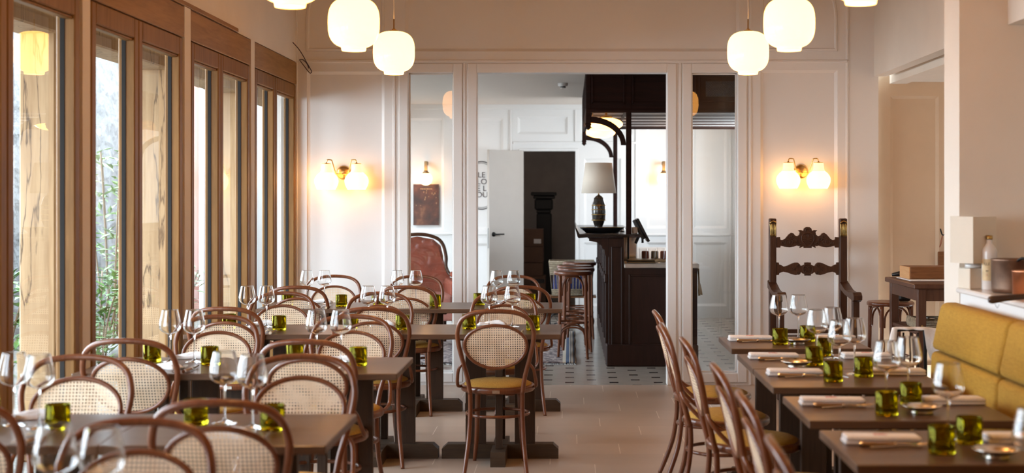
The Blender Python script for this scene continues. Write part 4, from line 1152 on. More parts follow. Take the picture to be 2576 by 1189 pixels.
# black metal stand with draped cloth, behind the first banquette table
t = thing('metal_stand', 'black metal stand with barred back behind the far end of the banquette', 'stand', (1.755, 7.35, 0))
f = MB(); f.tube([(-.10, .03, 0), (-.085, .02, .5), (-.075, 0, .79), (-.06, 0, .812), (.06, 0, .815), (.08, 0, .79), (.09, .02, .5), (.10, .03, 0)], .009, 8); f.build('back_frame', M_IRON, t)
for xx in (-.03, .01, .045): MB().tube([(xx, 0, .80), (xx*1.1, .01, .45)], .005, 6).build('bar', M_IRON, t)
for sx in (-1, 1): MB().tube([(sx*.09, .02, .47), (sx*.095, -.18, .46), (sx*.10, -.25, 0)], .008, 8).build('leg', M_IRON, t)
MB().box((-.09, -.19, .455), (.09, .02, .47), .004).build('seat', M_IRON, t)
cl = MB(); n = 26
top = []
for i in range(n + 1):
    u = i/n
    # draped over the bar: falls at both ends
    x = -.125 + .33*u; 
    zt = .826 if .12 < u < .62 else (.826 - ((.12 - u)/.12)**1.3*.20 if u <= .12 else .826 - ((u - .62)/.38)**1.2*.02)
    hang = .0 if .12 < u < .62 else (.10 if u <= .12 else .20*((u - .62)/.38)**.5)
    row = [cl.bm.verts.new((x, .02, zt - .008 - hang)), cl.bm.verts.new((x, .014, zt)), cl.bm.verts.new((x, -.006, zt + .004)), cl.bm.verts.new((x, -.016 - .006*math.sin(u*24), zt - .005)), cl.bm.verts.new((x + .01*math.sin(u*9), -.018 - .008*math.sin(u*24), zt - .010 - hang*1.6))]
    top.append(row)
for i in range(n):
    for j in range(4): cl.bm.faces.new((top[i][j], top[i+1][j], top[i+1][j+1], top[i][j+1]))
o = cl.build('draped_cloth', M_NAP, loc=(1.755, 7.35, 0), smooth=True)
sm = o.modifiers.new('thickness', 'SOLIDIFY'); sm.thickness = .004
tag(o, 'white cloth draped over the black metal stand', 'cloth')

# ------------------------------------------------------------------ things on the ledge
LZ = 1.0905
t = thing('table_lamp', 'unlit cream box-shaped table lamp at the far end of the ledge', 'table lamp', (1.80, 6.345, LZ), R(29))
MB().box((-.047, -.047, 0), (.047, .047, .092), .003, rz=R(-12)).build('base', M_SHADE2, t)
MB().lathe([(0, .092), (.036, .092), (.036, .112), (0, .112)], 24).build('collar', M_STONEW, t)
s_ = MB()
for (a, b) in (((-.07, -.07), (.07, -.067)), ((-.07, .067), (.07, .07)), ((-.07, -.067), (-.067, .067)), ((.067, -.067), (.07, .067))): s_.box((a[0], a[1], .115), (b[0], b[1], .322))
s_.box((-.067, -.004, .2), (.067, .004, .206)); s_.box((-.004, -.067, .2), (.004, .067, .206)); s_.tube([(0, 0, .11), (0, 0, .206)], .006, 8)
s_.build('lamp_shade', M_SHADE2, t)
def bottle(loc, label, rz):
    t = thing('stoneware_bottle', label, 'bottle', loc, rz)
    MB().lathe([(0, 0), (.031, 0), (.033, .004), (.033, .165), (.031, .178), (.022, .192), (.015, .2), (.0125, .205), (.0125, .222), (0, .222)], 32).build('body', M_STONEW, t)
    MB().lathe([(0, .221), (.0145, .221), (.015, .226), (.0145, .238), (0, .239)], 20).build('cap', M_GOLD, t)
    l = MB(); n = 8
    for (m0, r_, z0, z1, w_) in ((0, .0334, .04, .135, .75),):
        ring = []
        for i in range(n + 1):
            a = -PI/2 - w_ + 2*w_*i/n
            k = .006 if i in (0, n) else 0
            ring.append((l.bm.verts.new((r_*math.cos(a), r_*math.sin(a), z0 + k)), l.bm.verts.new((r_*math.cos(a), r_*math.sin(a), z1 - k))))
        for i in range(n): l.bm.faces.new((ring[i][0], ring[i+1][0], ring[i+1][1], ring[i][1]))
    lab = l.build('label', M_LABEL, t, recalc=False)
    return t, lab
def wrap_text(txt, parent, size, r, zc, m, ang0=0.0, name='lettering'):
    cu = bpy.data.curves.new(name, 'FONT'); cu.body = txt; cu.size = size; cu.align_x = 'CENTER'; cu.extrude = 0.0002
    o = bpy.data.objects.new(name, cu); sc.collection.objects.link(o)
    dg = bpy.context.evaluated_depsgraph_get(); me = bpy.data.meshes.new_from_object(o.evaluated_get(dg))
    bpy.data.objects.remove(o)
    for v in me.vertices:
        if r: a = -PI/2 + ang0 + v.co.x/r; rr = r + .0004 + v.co.z; v.co = Vector((rr*math.cos(a), rr*math.sin(a), zc + v.co.y))
        else: v.co = Vector((v.co.x, -v.co.z, v.co.y + zc))
    me.materials.clear(); me.materials.append(m)
    o = bpy.data.objects.new(name, me); sc.collection.objects.link(o)
    if parent: o.parent = parent
    return o
bt, lab = bottle((1.853, 6.28, LZ), 'white stoneware bottle with aged paper label beside the box lamp', R(-38))
wrap_text('LLE', lab, .017, .0334, .108, M_INK, .1); wrap_text('IIIII', lab, .010, .0334, .08, M_INK, .1); wrap_text('ii', lab, .012, .0334, .062, M_RED, .1)
bt2, lab2 = bottle((1.985, 6.15, LZ), 'second white stoneware bottle partly cut off beyond the large copper pot', R(-38))
bt2.location = (2.015, 6.16, LZ)
t = thing('copper_pot', 'large tarnished copper pot on the ledge beside the stoneware bottle', 'pot', (1.905, 6.08, LZ))
MB().lathe([(0, 0), (.090, 0), (.097, .006), (.099, .02), (.1005, .138), (.103, .141), (.1, .143), (.096, .138), (.094, .012), (0, .008)], 40).build('body', M_COPPERD, t)
MB().tube([(-.02, -.09, .135), (.0, -.12, .15), (.05, -.15, .11), (.10, -.18, .06)], [.007, .009, .008, .008], 8, flat=(1.3, .7)).build('handle', M_IRON, t)
t = thing('copper_saucepan', 'small bright copper saucepan in front of the large tarnished pot', 'saucepan', (1.895, 5.86, LZ))
MB().lathe([(0, 0), (.062, 0), (.068, .005), (.07, .1), (.073, .104), (.069, .105), (.066, .1), (.064, .008), (0, .006)], 36).build('body', M_COPPER, t)
MB().tube([(-.01, -.069, .065), (-.02, -.12, .066), (-.03, -.19, .064), (-.035, -.23, .06)], [.006, .009, .011, .008], 8).build('handle', M_DHAND, t)
t = thing('frying_pan', 'dark frying pan on the ledge with its wooden handle sticking out over the banquette', 'pan', (2.0, 5.55, LZ))
MB().lathe([(0, 0), (.095, 0), (.12, .035), (.122, .037), (.117, .036), (.092, .005), (0, .004)], 40).build('body', M_IRON, t)
MB().tube([(-.105, .0, .022), (-.18, .01, .022), (-.23, .012, .018)], [.005, .006, .006], 8).build('tang', M_IRON, t)
MB().tube([(-.20, .011, .019), (-.22, .012, .018), (-.29, .018, .012), (-.345, .022, .005), (-.36, .023, .003)], [.007, .0115, .013, .0165, .009], 10).build('handle', M_DHAND, t)
MB().tube([(-.335, .02, -.01), (-.325, .02, -.027), (-.318, .02, -.012)], .0008, 4).build('hanging_wire', M_IRON, t)

# ------------------------------------------------------------------ the bar
def bar():
    D = 12.64; s = FPX/D; x = lambda px: X(px, s); z = lambda py: Z(py, s)
    t = thing('bar_counter', 'dark mahogany bar counter with panelled sides in the bar room', 'bar counter', (0, 0, 0))
    y1 = 17.0
    # raised customer side
    MB().box((x(1531), D + .03, .17), (x(1570), y1, z(598)), .004).build('counter_front', M_BAR, t)
    # plinth
    MB().box((x(1525), D, 0), (x(1757), y1, .195), .01).build('plinth', M_BAR, t)
    # lower working side carcass
    MB().box((x(1570), D + .03, .195), (x(1755), y1, z(674)), .004).build('carcass', M_BAR, t)
    pf = MB()
    def frame(a, b, c, d, yy, wd=.018):
        pf.box((a, yy - .012, c), (a + wd, yy + .002, d), .004); pf.box((b - wd, yy - .012, c), (b, yy + .002, d), .004)
        pf.box((a + wd, yy - .012, c), (b - wd, yy + .002, c + wd), .004); pf.box((a + wd, yy - .012, d - wd), (b - wd, yy + .002, d), .004)
    frame(x(1582), x(1745), z(868), z(690), D + .03)
    frame(x(1538), x(1566), z(868), z(620), D + .03, .012)
    pf.build('end_panel', M_BAR, t)
    # long side panels facing the stools
    sp_ = MB()
    xs = x(1531)
    for k in range(8):
        ya = D + .12 + k*.53; yb = ya + .43
        for zz0, zz1 in ((.24, .76), (.82, 1.02)):
            for (a, b) in (((ya, zz0), (ya + .03, zz1)), ((yb - .03, zz0), (yb, zz1)), ((ya, zz0), (yb, zz0 + .03)), ((ya, zz1 - .03), (yb, zz1))):
                sp_.box((xs - .018, a[0], a[1]), (xs + .002, b[0], b[1]), .004)
        sp_.box((xs - .03, ya - .06, .2), (xs + .002, ya - .015, 1.1), .005)
        sp_.box((xs - .04, ya - .07, .74), (xs + .002, ya - .005, .82), .01)
    sp_.build('side_panel', M_BAR, t)
    # marble top with moulded wooden rim
    MB().box((x(1472), D - .03, z(597)), (x(1612), y1, z(589)), .003).build('marble_top', M_MARBLE, t)
    rim = MB(); rim.prism([(x(1447), z(574)), (x(1450), z(573)), (x(1458), z(588)), (x(1612), z(588.5)), (x(1612), z(591)), (x(1520), z(594)), (x(1456), z(598)), (x(1453), z(596))], D - .06, y1, 'XZ')
    rim.build('counter_rim', M_BLACK, t)
    for k in range(6):
        yy = D + .03 + k*.85
        br_ = MB(); poly = [(x(1531), z(598)), (x(1482), z(598)), (x(1482), z(606)), (x(1500), z(609)), (x(1512), z(616)), (x(1520), z(628)), (x(1523), z(644)), (x(1531), z(646))]
        br_.prism(poly, yy, yy + .05, 'XZ'); br_.build('bracket', M_BAR, t)
    MB().box((x(1570), D - .005, z(674)), (x(1759), y1, z(663)), .008, seg=2).build('zinc_worktop', M_ZINC, t)
    return t
bar()
def canopy():
    D = 12.75; s = FPX/D; x = lambda px: X(px, s); z = lambda py: Z(py, s)
    t = thing('bar_canopy', 'dark mahogany canopy on posts hanging over the bar counter', 'canopy', (0, 0, 0))
    y1 = 16.5; xa, xb = x(1474), 2.08; zb, zt = z(283), 2.665
    MB().box((xa, D - .02, zb), (xb, D + .02, zt), .003).build('front_fascia', M_BAR2, t)
    f = MB()
    def fr(a, b, c, d):
        w_ = .018; yy = D - .02
        f.box((a, yy - .012, c), (a + w_, yy, d), .004); f.box((b - w_, yy - .012, c), (b, yy, d), .004); f.box((a, yy - .012, c), (b, yy, c + w_), .004); f.box((a, yy - .012, d - w_), (b, yy, d), .004)
    fr(x(1488), x(1572), z(262), z(188)); fr(x(1590), x(1752), z(262), z(188)); fr(x(1757), x(1900), z(258), z(190))
    f.box((xa, D - .035, zb), (xb, D - .02, zb + .03), .004)
    f.build('fascia_moulding', M_BAR2, t)
    g = MB(); ga, gb, gc, gd = x(1775), x(1856), z(243), z(205)
    g.box((ga, D - .024, gc), (gb, D - .018, gd))
    k = 0; n = 13; stp = (gb - ga)/n
    hh = gd - gc
    i = -4
    while ga + i*stp < gb:
        for sg in (1, -1):
            p0 = Vector((ga + i*stp, D - .028, gc if sg == 1 else gd)); p1 = Vector((ga + i*stp + hh, D - .028, gd if sg == 1 else gc))
            if p1.x < ga or p0.x > gb: continue
            if p0.x < ga: f_ = (ga - p0.x)/(p1.x - p0.x); p0 = p0.lerp(p1, f_)
            if p1.x > gb: f_ = (gb - p0.x)/(p1.x - p0.x); p1 = p0.lerp(p1, f_)
            g.tube([p0, p1], .003, 4, raw=True)
        i += 1
    g.build('fretwork_grille', mat('grille_grey', (.035, .033, .035), .5), t)
    # left side fascia with open slots
    sd = MB(); sd.box((xa - .0, D, zb), (xa + .025, y1, zb + .05)); sd.box((xa, D, zt - .06), (xa + .025, y1, zt))
    for k in range(18): sd.box((xa, D + .05 + k*.21, zb + .05), (xa + .025, D + .13 + k*.21, zt - .06))
    sd.box((xa + .06, D, zb + .0), (xa + .07, y1, zt)); 
    sd.build('side_fascia', M_BAR2, t)
    # slatted underside
    zu = z(268)
    for k in range(7):
        ya = D + .02 + k*.56
        MB().box((xa + .03, ya, zu), (xb, min(ya + .47, y1 - .03), zu + .05), .002).build('slat', M_BAR2, t)
        if k < 6: MB().box((xa + .03, ya + .475, zu), (xb, ya + .555, zu + .02)).build('lit_gap_strip', M_BARW, t)  # pale strip stands in for the bright gap between slats
    MB().box((xa + .03, y1 - .03, zu - .02), (xb, y1, zt)).build('back_fascia', M_BAR2, t)
    MB().box((x(1588) - .03, D + .02, zu - .005), (x(1588), y1, zu + .02)).build('beam', M_BAR2, t)
    for yy in (D, y1):
        px = MB(); px.box((.505, yy - .022, 1.168), (.553, yy + .022, zt), .004); px.build('post', M_BAR2, t)
        dr = MB(); dr.box((.145, yy - .023, z(320)), (.19, yy + .023, zt), .004)
        v0 = z(320)
        dr.lathe([(0, v0 - .028), (.031, v0)], 4, c=(.1675, yy, 0)); dr.box((.14, yy - .028, v0 + .02), (.195, yy + .028, v0 + .035), .004)
        dr.build('drop_finial', M_BAR2, t)
        # curved knee brace
        ar = MB(); outer = [(.505, z(365)), (.49, z(365))]; 
        pts_o = [(.19 + .315*math.sin(a), z(365) + .255*math.cos(a)) for a in [PI/2*(1 - k/10) for k in range(11)]]
        pts_i = [(.19 + .27*math.sin(a), z(365) + .20*math.cos(a)) for a in [PI/2*k/10 for k in range(11)]]
        ar.prism(pts_o + pts_i, yy - .02, yy + .02, 'XZ'); ar.build('curved_brace', M_BAR2, t)
    return t
canopy()
def flat_lamp(px, py, D, label):
    c = at(px, py, D)
    t = thing('canopy_lamp', label, 'ceiling lamp', c, 0, 'flattened opal lamps under the canopy')
    pr = [(.155*math.cos(a), .060*math.sin(a)) for a in [-PI/2 + PI*k/16 for k in range(17)]]
    MB().lathe([(abs(r), z_) for r, z_ in pr], 36).build('glass_shade', M_LAMP, t)
    MB().lathe([(0, .055), (.06, .055), (.065, .062), (.05, .075), (.012, .08), (.012, 2.31 - c.z), (0, 2.31 - c.z)], 20).build('fitting', M_DBRASS, t)
flat_lamp(1525, 312, 13.3, 'lit flattened opal lamp under the bar canopy, the nearer and higher one')
flat_lamp(1511, 333, 15.0, 'lit flattened opal lamp under the bar canopy, the farther and lower one')

# things on the bar
D = 12.85; s = FPX/D
ZT = Z(588, FPX/12.64) + .001
t = thing('oval_tray', 'black oval tray on the raised bar top under the table lamp', 'tray', (X(1516, s), D + .15, ZT))
m_ = MB(); m_.lathe([(0, 0), (.15, 0), (.17, .018), (.205, .045), (.208, .05), (.2, .048), (.165, .028), (0, .026)], 40); m_.xf(Matrix.Diagonal((1, .62, 1, 1))); m_.build('tray_body', M_BLACK, t)
m_ = MB(); m_.lathe([(.203, .046), (.208, .05), (.203, .052)], 40, close=True); m_.xf(Matrix.Diagonal((1, .62, 1, 1))); m_.build('gilt_edge', M_GOLD, t)
t = thing('table_lamp', 'unlit table lamp with cream drum shade and dark banded ceramic base on the bar', 'table lamp', (X(1507, s), D + .15, ZT + .027))
zs = lambda py: Z(py, FPX/13.0) - (ZT + .027)
V = [(.0, .0), (.040, .0), (.043, .012), (.036, .03), (.048, .06), (.060, .10), (.064, .16), (.064, .20), (.062, .225), (.052, .255), (.046, .275), (.044, .285), (.034, .292), (.03, .30), (.012, .31), (.006, .32), (0, .32)]
MB().lathe([(r, z_*1.02) for r, z_ in V], 36).build('base', M_CERAM, t)
for zz in (.09, .14, .185, .225): MB().lathe([(.0645, zz - .004), (.0665, zz), (.0645, zz + .004), (.06, zz)], 36, close=True).build('gilt_ring', M_GOLD, t)
MB().lathe([(0, .315), (.006, .318), (.006, .34), (0, .34)], 10).build('neck', M_BRASS, t)
MB().lathe([(.158, .335), (.160, .335), (.122, .612), (.120, .612)], 48, close=True).build('lamp_shade', M_SHADE, t)
t = thing('payment_screen', 'black touch screen tilted on a stand above the bar worktop', 'screen', at(1616, 578, 12.85))
m_ = MB(); m_.box((-.012, -.14, -.115), (.012, .14, .115), .004); m_.xf(Matrix.Rotation(R(-27), 4, 'Y')); m_.build('display', M_BLACK, t)
m_ = MB(); m_.box((-.045, -.03, -.08), (-.012, .03, .115), .006); m_.xf(Matrix.Rotation(R(-27), 4, 'Y')); m_.build('housing', mat('grey_plastic', (.12, .13, .14), .5), t)
MB().tube([(-.03, 0, -.05), (-.06, .02, -.12)], .014, 8).build('stand', M_IRON, t)
tag(MB().box((X(1589, s), 12.76, ZT), (X(1603, s), 12.9, ZT + .055), .003).build('card_box', mat('beige_card', (.45, .33, .25), .8)), 'small beige box behind the canopy post on the bar top', 'box')
tag(MB().lathe([(0, 0), (.03, 0), (.034, .01), (.034, .026), (.026, .03), (.03, .04), (0, .042)], 20, c=(X(1568, s), 13.3, ZT)).build('small_tin', M_STEEL), 'small lidded metal tin beside the lamp tray on the bar', 'tin')
ZW = Z(663, FPX/12.64) + .001
t = thing('coffee_machine', 'steel machine at the back of the bar worktop behind the glasses', 'machine', (X(1597, s), 13.35, ZW))
MB().box((-.10, -.1, .0), (.04, .2, .235), .01).build('body', M_STEEL, t); MB().box((-.125, -.12, .0), (-.09, .2, .245), .01).build('side_panel', M_BLACK, t)
MB().tube([(-.10, -.12, .235), (.06, -.12, .24), (.085, -.12, .22), (.09, -.12, .165)], .011, 8).build('spout', M_IRON, t)
t = thing('bar_tap', 'dark curved swan-neck tap over the bar worktop', 'tap', (X(1582, s), 12.95, ZW))
MB().tube([(0, 0, 0), (0, 0, .22), (.02, 0, .245), (.14, 0, .245), (.165, 0, .235), (.17, 0, .19)], .009, 8).build('pipe', M_IRON, t)
tag(MB().box((X(1578, s), 12.75, ZW), (X(1648, s), 13.05, ZW + .012), .003).box((X(1578, s), 12.75, ZW + .02), (X(1648, s), 13.05, ZW + .03), .003).build('drip_tray', M_DBRASS), 'low dark drip tray on the bar worktop under the glasses', 'tray')
def bar_glass():
    o = MB().lathe([(0, 0), (.028, 0), (.03, .004), (.036, .095), (.0375, .096), (.0362, .094), (.029, .01), (0, .008)], 24).build('drinking_glass', M_THIN); return tag(o, '', 'glass')
bgl = Placer(bar_glass())
bgl((X(1617, s), 12.85, ZW + .031), 0, 'straight-sided clear glass on the drip tray, closest to the tap', 'glasses on the bar worktop')
bgl((X(1640, s), 12.85, ZW + .031), 0, 'straight-sided clear glass at the outer end of the drip tray', 'glasses on the bar worktop')
bgl((X(1664, s), 12.95, ZW), 0, 'clear glass on the worktop beside the white door frame', 'glasses on the bar worktop', (1, 1, 1.35))
for i, px in enumerate((1628, 1652, 1676)):
    tag(MB().lathe([(0, 0), (.03, 0), (.035, .01), (.035, .085), (.03, .095), (0, .095)], 20, c=(X(px, s), 13.15, ZW + .0)).build('dark_jar', M_REDV if i != 1 else M_DBRASS), ('dark red jar on the bar worktop behind the two glasses', 'brown jar on the bar worktop between the dark red jars', 'dark red jar on the bar worktop next to the door frame')[i], 'jar')
o = MB().tube([at(1648, 657, 12.72), at(1658, 654, 12.72), at(1668, 656, 12.72), at(1682, 655, 12.72)], [.016, .024, .018, .012], 10, flat=(1, .8)).build('wrapped_tool', M_TAN); tag(o, 'tan wrapped cloth bundle on the front of the bar worktop', 'cloth bundle')
# towel hanging from the worktop end
m_ = MB(); n = 8; rows = []
for j in range(7):
    zz = Z(676 + j*11.3, FPX/12.8); row = []
    for i in range(n + 1):
        u = i/n; row.append(m_.bm.verts.new((X(1758.5 + u*(2 + j*2.0), FPX/12.8) + .004*math.sin(u*9 + j), 12.8 + u*.22, zz + (.006*math.sin(u*12) if j == 6 else 0))))
    rows.append(row)
for j in range(6):
    for i in range(n): m_.bm.faces.new((rows[j][i], rows[j][i+1], rows[j+1][i+1], rows[j+1][i]))
o = m_.build('hanging_towel', M_TAN, smooth=True); sm = o.modifiers.new('thickness', 'SOLIDIFY'); sm.thickness = .006; tag(o, 'tan towel hanging from the end of the bar worktop', 'towel')

# ------------------------------------------------------------------ far room furnishing
t = thing('smoke_detector', 'round white smoke detector on the bar room ceiling', 'smoke detector', (X(1416, FPX/14.5), 14.5, 2.67))
MB().lathe([(0, 0), (.052, 0), (.052, -.022), (.046, -.032), (0, -.032)], 28).build('body', M_WHITEP, t); MB().lathe([(0, -.03), (.028, -.03), (.026, -.052), (0, -.055)], 20).build('sensor', M_WHITEP, t)
MB().lathe([(.0285, -.036), (.0290, -.040), (.0285, -.046), (.027, -.04)], 20, close=True).build('vent_ring', M_BLACK, t)
def globe_sconce(px, label):
    t = thing('globe_sconce', label, 'wall lamp', (fx(px), FY - .02, fz(450)), 0, 'single globe sconces in the bar room')
    MB().lathe([(.08*math.cos(a), .08*math.sin(a)) for a in [-PI/2 + PI*k/14 for k in range(15)]], 28, c=(0, -.11, 0)).build('globe', M_GLOBE, t)
    m_ = MB(); m_.lathe([(0, .125), (.018, .12), (.022, .10), (.044, .075), (.046, .065), (0, .065)], 20, c=(0, -.11, 0)); m_.build('cup', M_DBRASS, t)
    m_ = MB(); m_.box((-.018, -.13, .10), (.018, -.09, .22), .004); m_.box((-.02, -.10, .17), (.02, .0, .215), .004); m_.build('bracket', M_DBRASS, t)
globe_sconce(1074, 'lit globe sconce above the poster in the bar room'); globe_sconce(1668, 'lit globe sconce half hidden by the white door frame, behind the bar')
glow('globe_bulb', (fx(1074), FY - .32, fz(430)), 0.9, (1, .46, .13))
glow('globe_bulb', (fx(1668), FY - .32, fz(430)), 0.9, (1, .46, .13))
def poster():
    m, t, b = nm('poster_print')
    tc = N(t, 'ShaderNodeTexCoord')
    vo = N(t, 'ShaderNodeTexVoronoi'); vo.inputs['Scale'].default_value = 14; t.links.new(tc.outputs['Object'], vo.inputs['Vector'])
    no = N(t, 'ShaderNodeTexNoise'); no.inputs['Scale'].default_value = 7; no.inputs['Detail'].default_value = 5; t.links.new(tc.outputs['Object'], no.inputs['Vector'])
    rp = N(t, 'ShaderNodeValToRGB'); e = rp.color_ramp.elements; e[0].position = .4; e[0].color = (.035, .012, .008, 1); e[1].position = .75; e[1].color = (.28, .12, .05, 1)
    k = e.new(.58); k.color = (.10, .03, .015, 1)
    t.links.new(no.outputs[0], rp.inputs[0]); t.links.new(rp.outputs[0], b.inputs['Base Color']); b.inputs['Roughness'].default_value = .4
    th = thing('wall_poster', 'dark reddish-brown poster below the lit globe sconce', 'poster', (fx(1072), FY - .004, fz(514.5)))
    a, c = (fx(1104) - fx(1040))/2, (fz(463) - fz(566))/2
    MB().box((-a, -.004, -c), (a, .002, c)).build('sheet', m, th)
    pm = mat('poster_print_pale', (.45, .27, .12), .5)
    ln = MB()
    xx = -.07
    for wd in (.012, .02, .016, .008, .022, .014, .018): ln.box((xx, -.0055, c - .065), (xx + wd, -.004, c - .055)); xx += wd + .006
    rr = random.Random(2)
    for _ in range(14):
        u, v = rr.uniform(-a*.85, a*.85), rr.uniform(-.02, .17); ln.box((u, -.0055, v), (u + rr.uniform(.003, .010), -.004, v + rr.uniform(.008, .022)))
    ln.build('pale_print', pm, th)
poster()
# painted sign: pill outline and letters on the panelled wall
t = thing('wall_sign', 'black pill-shaped outline sign with letters on the bar room wall', 'sign', (fx(1211), FY + .018, fz(466)))
def pill(r0, r1, hh):
    m_ = MB(); o_, i_ = [], []
    for k in range(48):
        a = 2*PI*k/48; sgn = 1 if math.sin(a) >= 0 else -1
        o_.append(m_.bm.verts.new((r0*math.cos(a), 0, sgn*(hh - .17) + r0*math.sin(a)*.17/.17)))
        i_.append(m_.bm.verts.new((r1*math.cos(a), 0, sgn*(hh - .17) + r1*math.sin(a))))
    for k in range(48): m_.bm.faces.new((o_[k], o_[(k+1) % 48], i_[(k+1) % 48], i_[k]))
    return m_
pill(.155, .143, .32).build('outline', M_INK, t, recalc=False).location = (0, -.002, 0)
pill(.132, .127, .32).build('inner_outline', M_INK, t, recalc=False).location = (0, -.002, 0)
for txt, py, ox in (('LE', 446, .0), ('LO', 463, .005), ('E L', 480, .0), ('OU', 496, .005)):
    o = wrap_text(txt, t, .10, 0, 0, M_INK); o.location = (ox, -.002, fz(py) - fz(466)); o.scale = (1, 1, .98)
# door leaf, hinged left of the doorway and swung towards the dining room
hx, hy = fx(1315), FY - .03
exx, eyy = X(1228, FPX/17.35), 17.35
L_ = math.hypot(exx - hx, eyy - hy); ang = math.atan2(eyy - hy, exx - hx)
dr = bpy.data.objects.new('door_1', None); sc.collection.objects.link(dr); dr['kind'] = 'structure'; dr.location = (hx, hy, 0); dr.rotation_euler = (0, 0, ang)
MB().box((0, -.02, .01), (L_, .02, 2.09), .003).build('door_panel', M_DOORG, dr)
zz = fz(587)
MB().box((L_ - .001, -.010, zz - .17), (L_ + .003, .010, zz + .08), .001).build('lock_plate', M_STEEL, dr)
h = MB(); h.lathe([(0, .0), (.028, .0), (.028, .008), (0, .008)], 20, c=(L_ - .07, .02, zz), axis='Y'); h.tube([(L_ - .07, .02, zz), (L_ - .07, .065, zz), (L_ - .09, .07, zz), (L_ - .20, .07, zz)], .010, 8)
h.lathe([(0, .0), (.028, .0), (.028, -.008), (0, -.008)], 20, c=(L_ - .07, -.02, zz), axis='Y'); h.tube([(L_ - .07, -.02, zz), (L_ - .07, -.065, zz), (L_ - .09, -.07, zz), (L_ - .20, -.07, zz)], .010, 8)
h.build('door_handle', M_IRON, dr)
glow('back_room_fill', (-.2, 18.3, 2.5), 3.0, (1, .9, .8), .08)  # unseen fill light added to lift the dark room
glow('passage_warm_fill', (3.3, 9.6, 2.25), 4.0, (1, .5, .2), .08)  # unseen warm light added to tint the passage walls
# pedestal and boxes in the dark room
t = thing('dark_pedestal', 'black fluted column-like pedestal in the dark back room', 'pedestal', (X(1368, FPX/19.6), 19.6, 0))
sd = FPX/19.6; u = lambda px: X(px, sd) - X(1368, sd); v = lambda py: Z(py, sd)
m_ = MB(); m_.box((u(1336), -.15, v(492)), (u(1400), .15, v(483)), .01); m_.box((u(1342), -.13, v(500)), (u(1396), .13, v(492)), .01); m_.box((u(1345), -.12, v(528)), (u(1391), .12, v(500)), .02); m_.box((u(1350), -.11, v(536)), (u(1386), .11, v(528)), .01)
m_.build('capital', M_DARKC, t); MB().box((u(1350), -.11, 0), (u(1388), .11, v(536)), .015).build('shaft', M_DARKC, t)
sd = FPX/18.9
for i, (a, b, c_, d_) in enumerate(((1306, 1372, 757, 695), (1308, 1366, 694, 662), (1308, 1367, 660, 621), (1310, 1366.5, 620, 576))):
    x0, x1, z0, z1 = X(a, sd), X(b, sd), Z(c_, sd), Z(d_, sd)
    if i == 0: z0 = 0.0; z1 = Z(695, sd)
    tag(MB(), '') if False else None
    t = thing('cardboard_box', ('large cardboard box at the bottom of the stack in the dark room', 'cardboard box second from the bottom in the dark room stack', 'cardboard box second from the top in the dark room stack', 'cardboard box with white label, topmost in the dark room')[i], 'box', ((x0+x1)/2, 18.9, z0), 0, 'cardboard boxes in the dark room')
    zt_ = Z((695, 661, 620.5, 576)[i], sd) - z0
    zt_ = [Z(694.5, sd), Z(661, sd) - Z(694, sd), Z(620.5, sd) - Z(660, sd), z1 - z0][i]
    MB().box((-(x1-x0)/2, 0, .001), ((x1-x0)/2, .4, zt_ - .001), .003).build('carton', M_CARD, t)
    if i == 3: MB().box((X(1343, sd) - (x0+x1)/2, -.002, Z(612, sd) - z0), (X(1361, sd) - (x0+x1)/2, -.0005, Z(601, sd) - z0)).build('label', M_PAPER, t)
    if i == 0: MB().box((X(1335, sd) - (x0+x1)/2, -.002, Z(712, sd)), (X(1370, sd) - (x0+x1)/2, -.0005, Z(701, sd))).build('printed_band', M_BLACK, t)

# rug
def rug_mat():
    m, t, b = nm('woven_rug')
    tc = N(t, 'ShaderNodeTexCoord'); sp = N(t, 'ShaderNodeSeparateXYZ'); t.links.new(tc.outputs['Object'], sp.inputs[0])
    no = N(t, 'ShaderNodeTexNoise'); no.inputs['Scale'].default_value = 28; no.inputs['Detail'].default_value = 6; t.links.new(tc.outputs['Object'], no.inputs['Vector'])
    rp = N(t, 'ShaderNodeValToRGB'); e = rp.color_ramp.elements; e[0].position = .38; e[0].color = (.05, .045, .055, 1); e[1].position = .62; e[1].color = (.42, .36, .32, 1)
    k = e.new(.5); k.color = (.20, .15, .15, 1)
    t.links.new(no.outputs[0], rp.inputs[0])
    st = N(t, 'ShaderNodeValToRGB'); st.color_ramp.interpolation = 'CONSTANT'
    f = math_node(t, 'FRACT', math_node(t, 'MULTIPLY', sp.outputs['X'], 1/.115)); t.links.new(f, st.inputs[0])
    e = st.color_ramp.elements; e[0].position = 0; e[0].color = (.55, .48, .38, 1); e[1].position = .22; e[1].color = (.06, .09, .16, 1)
    for p, c in ((.48, (.5, .44, .36, 1)), (.56, (.10, .09, .09, 1)), (.64, (.52, .46, .38, 1)), (.80, (.10, .15, .24, 1)), (.92, (.5, .44, .36, 1))): k = e.new(p); k.color = c
    sel = math_node(t, 'GREATER_THAN', sp.outputs['X'], -.12)
    mx = N(t, 'ShaderNodeMix'); mx.data_type = 'RGBA'; t.links.new(sel, mx.inputs[0]); t.links.new(rp.outputs[0], mx.inputs[6]); t.links.new(st.outputs[0], mx.inputs[7])
    t.links.new(mx.outputs[2], b.inputs['Base Color']); b.inputs['Roughness'].default_value = .95
    return m
t = thing('rug', 'patterned rug with blue and cream striped border on the bar room floor', 'rug', (.055, 12.8, 0))
m_ = MB(); nx, ny = 30, 30; gr = []
for i in range(nx + 1):
    row = []
    for j in range(ny + 1):
        xx = -1.75 + 1.75*i/nx; yy = 3.0*j/ny
        row.append(m_.bm.verts.new((xx + .01*math.sin(yy*7), yy, .012 + .004*math.sin(xx*13)*math.sin(yy*9))))
    gr.append(row)
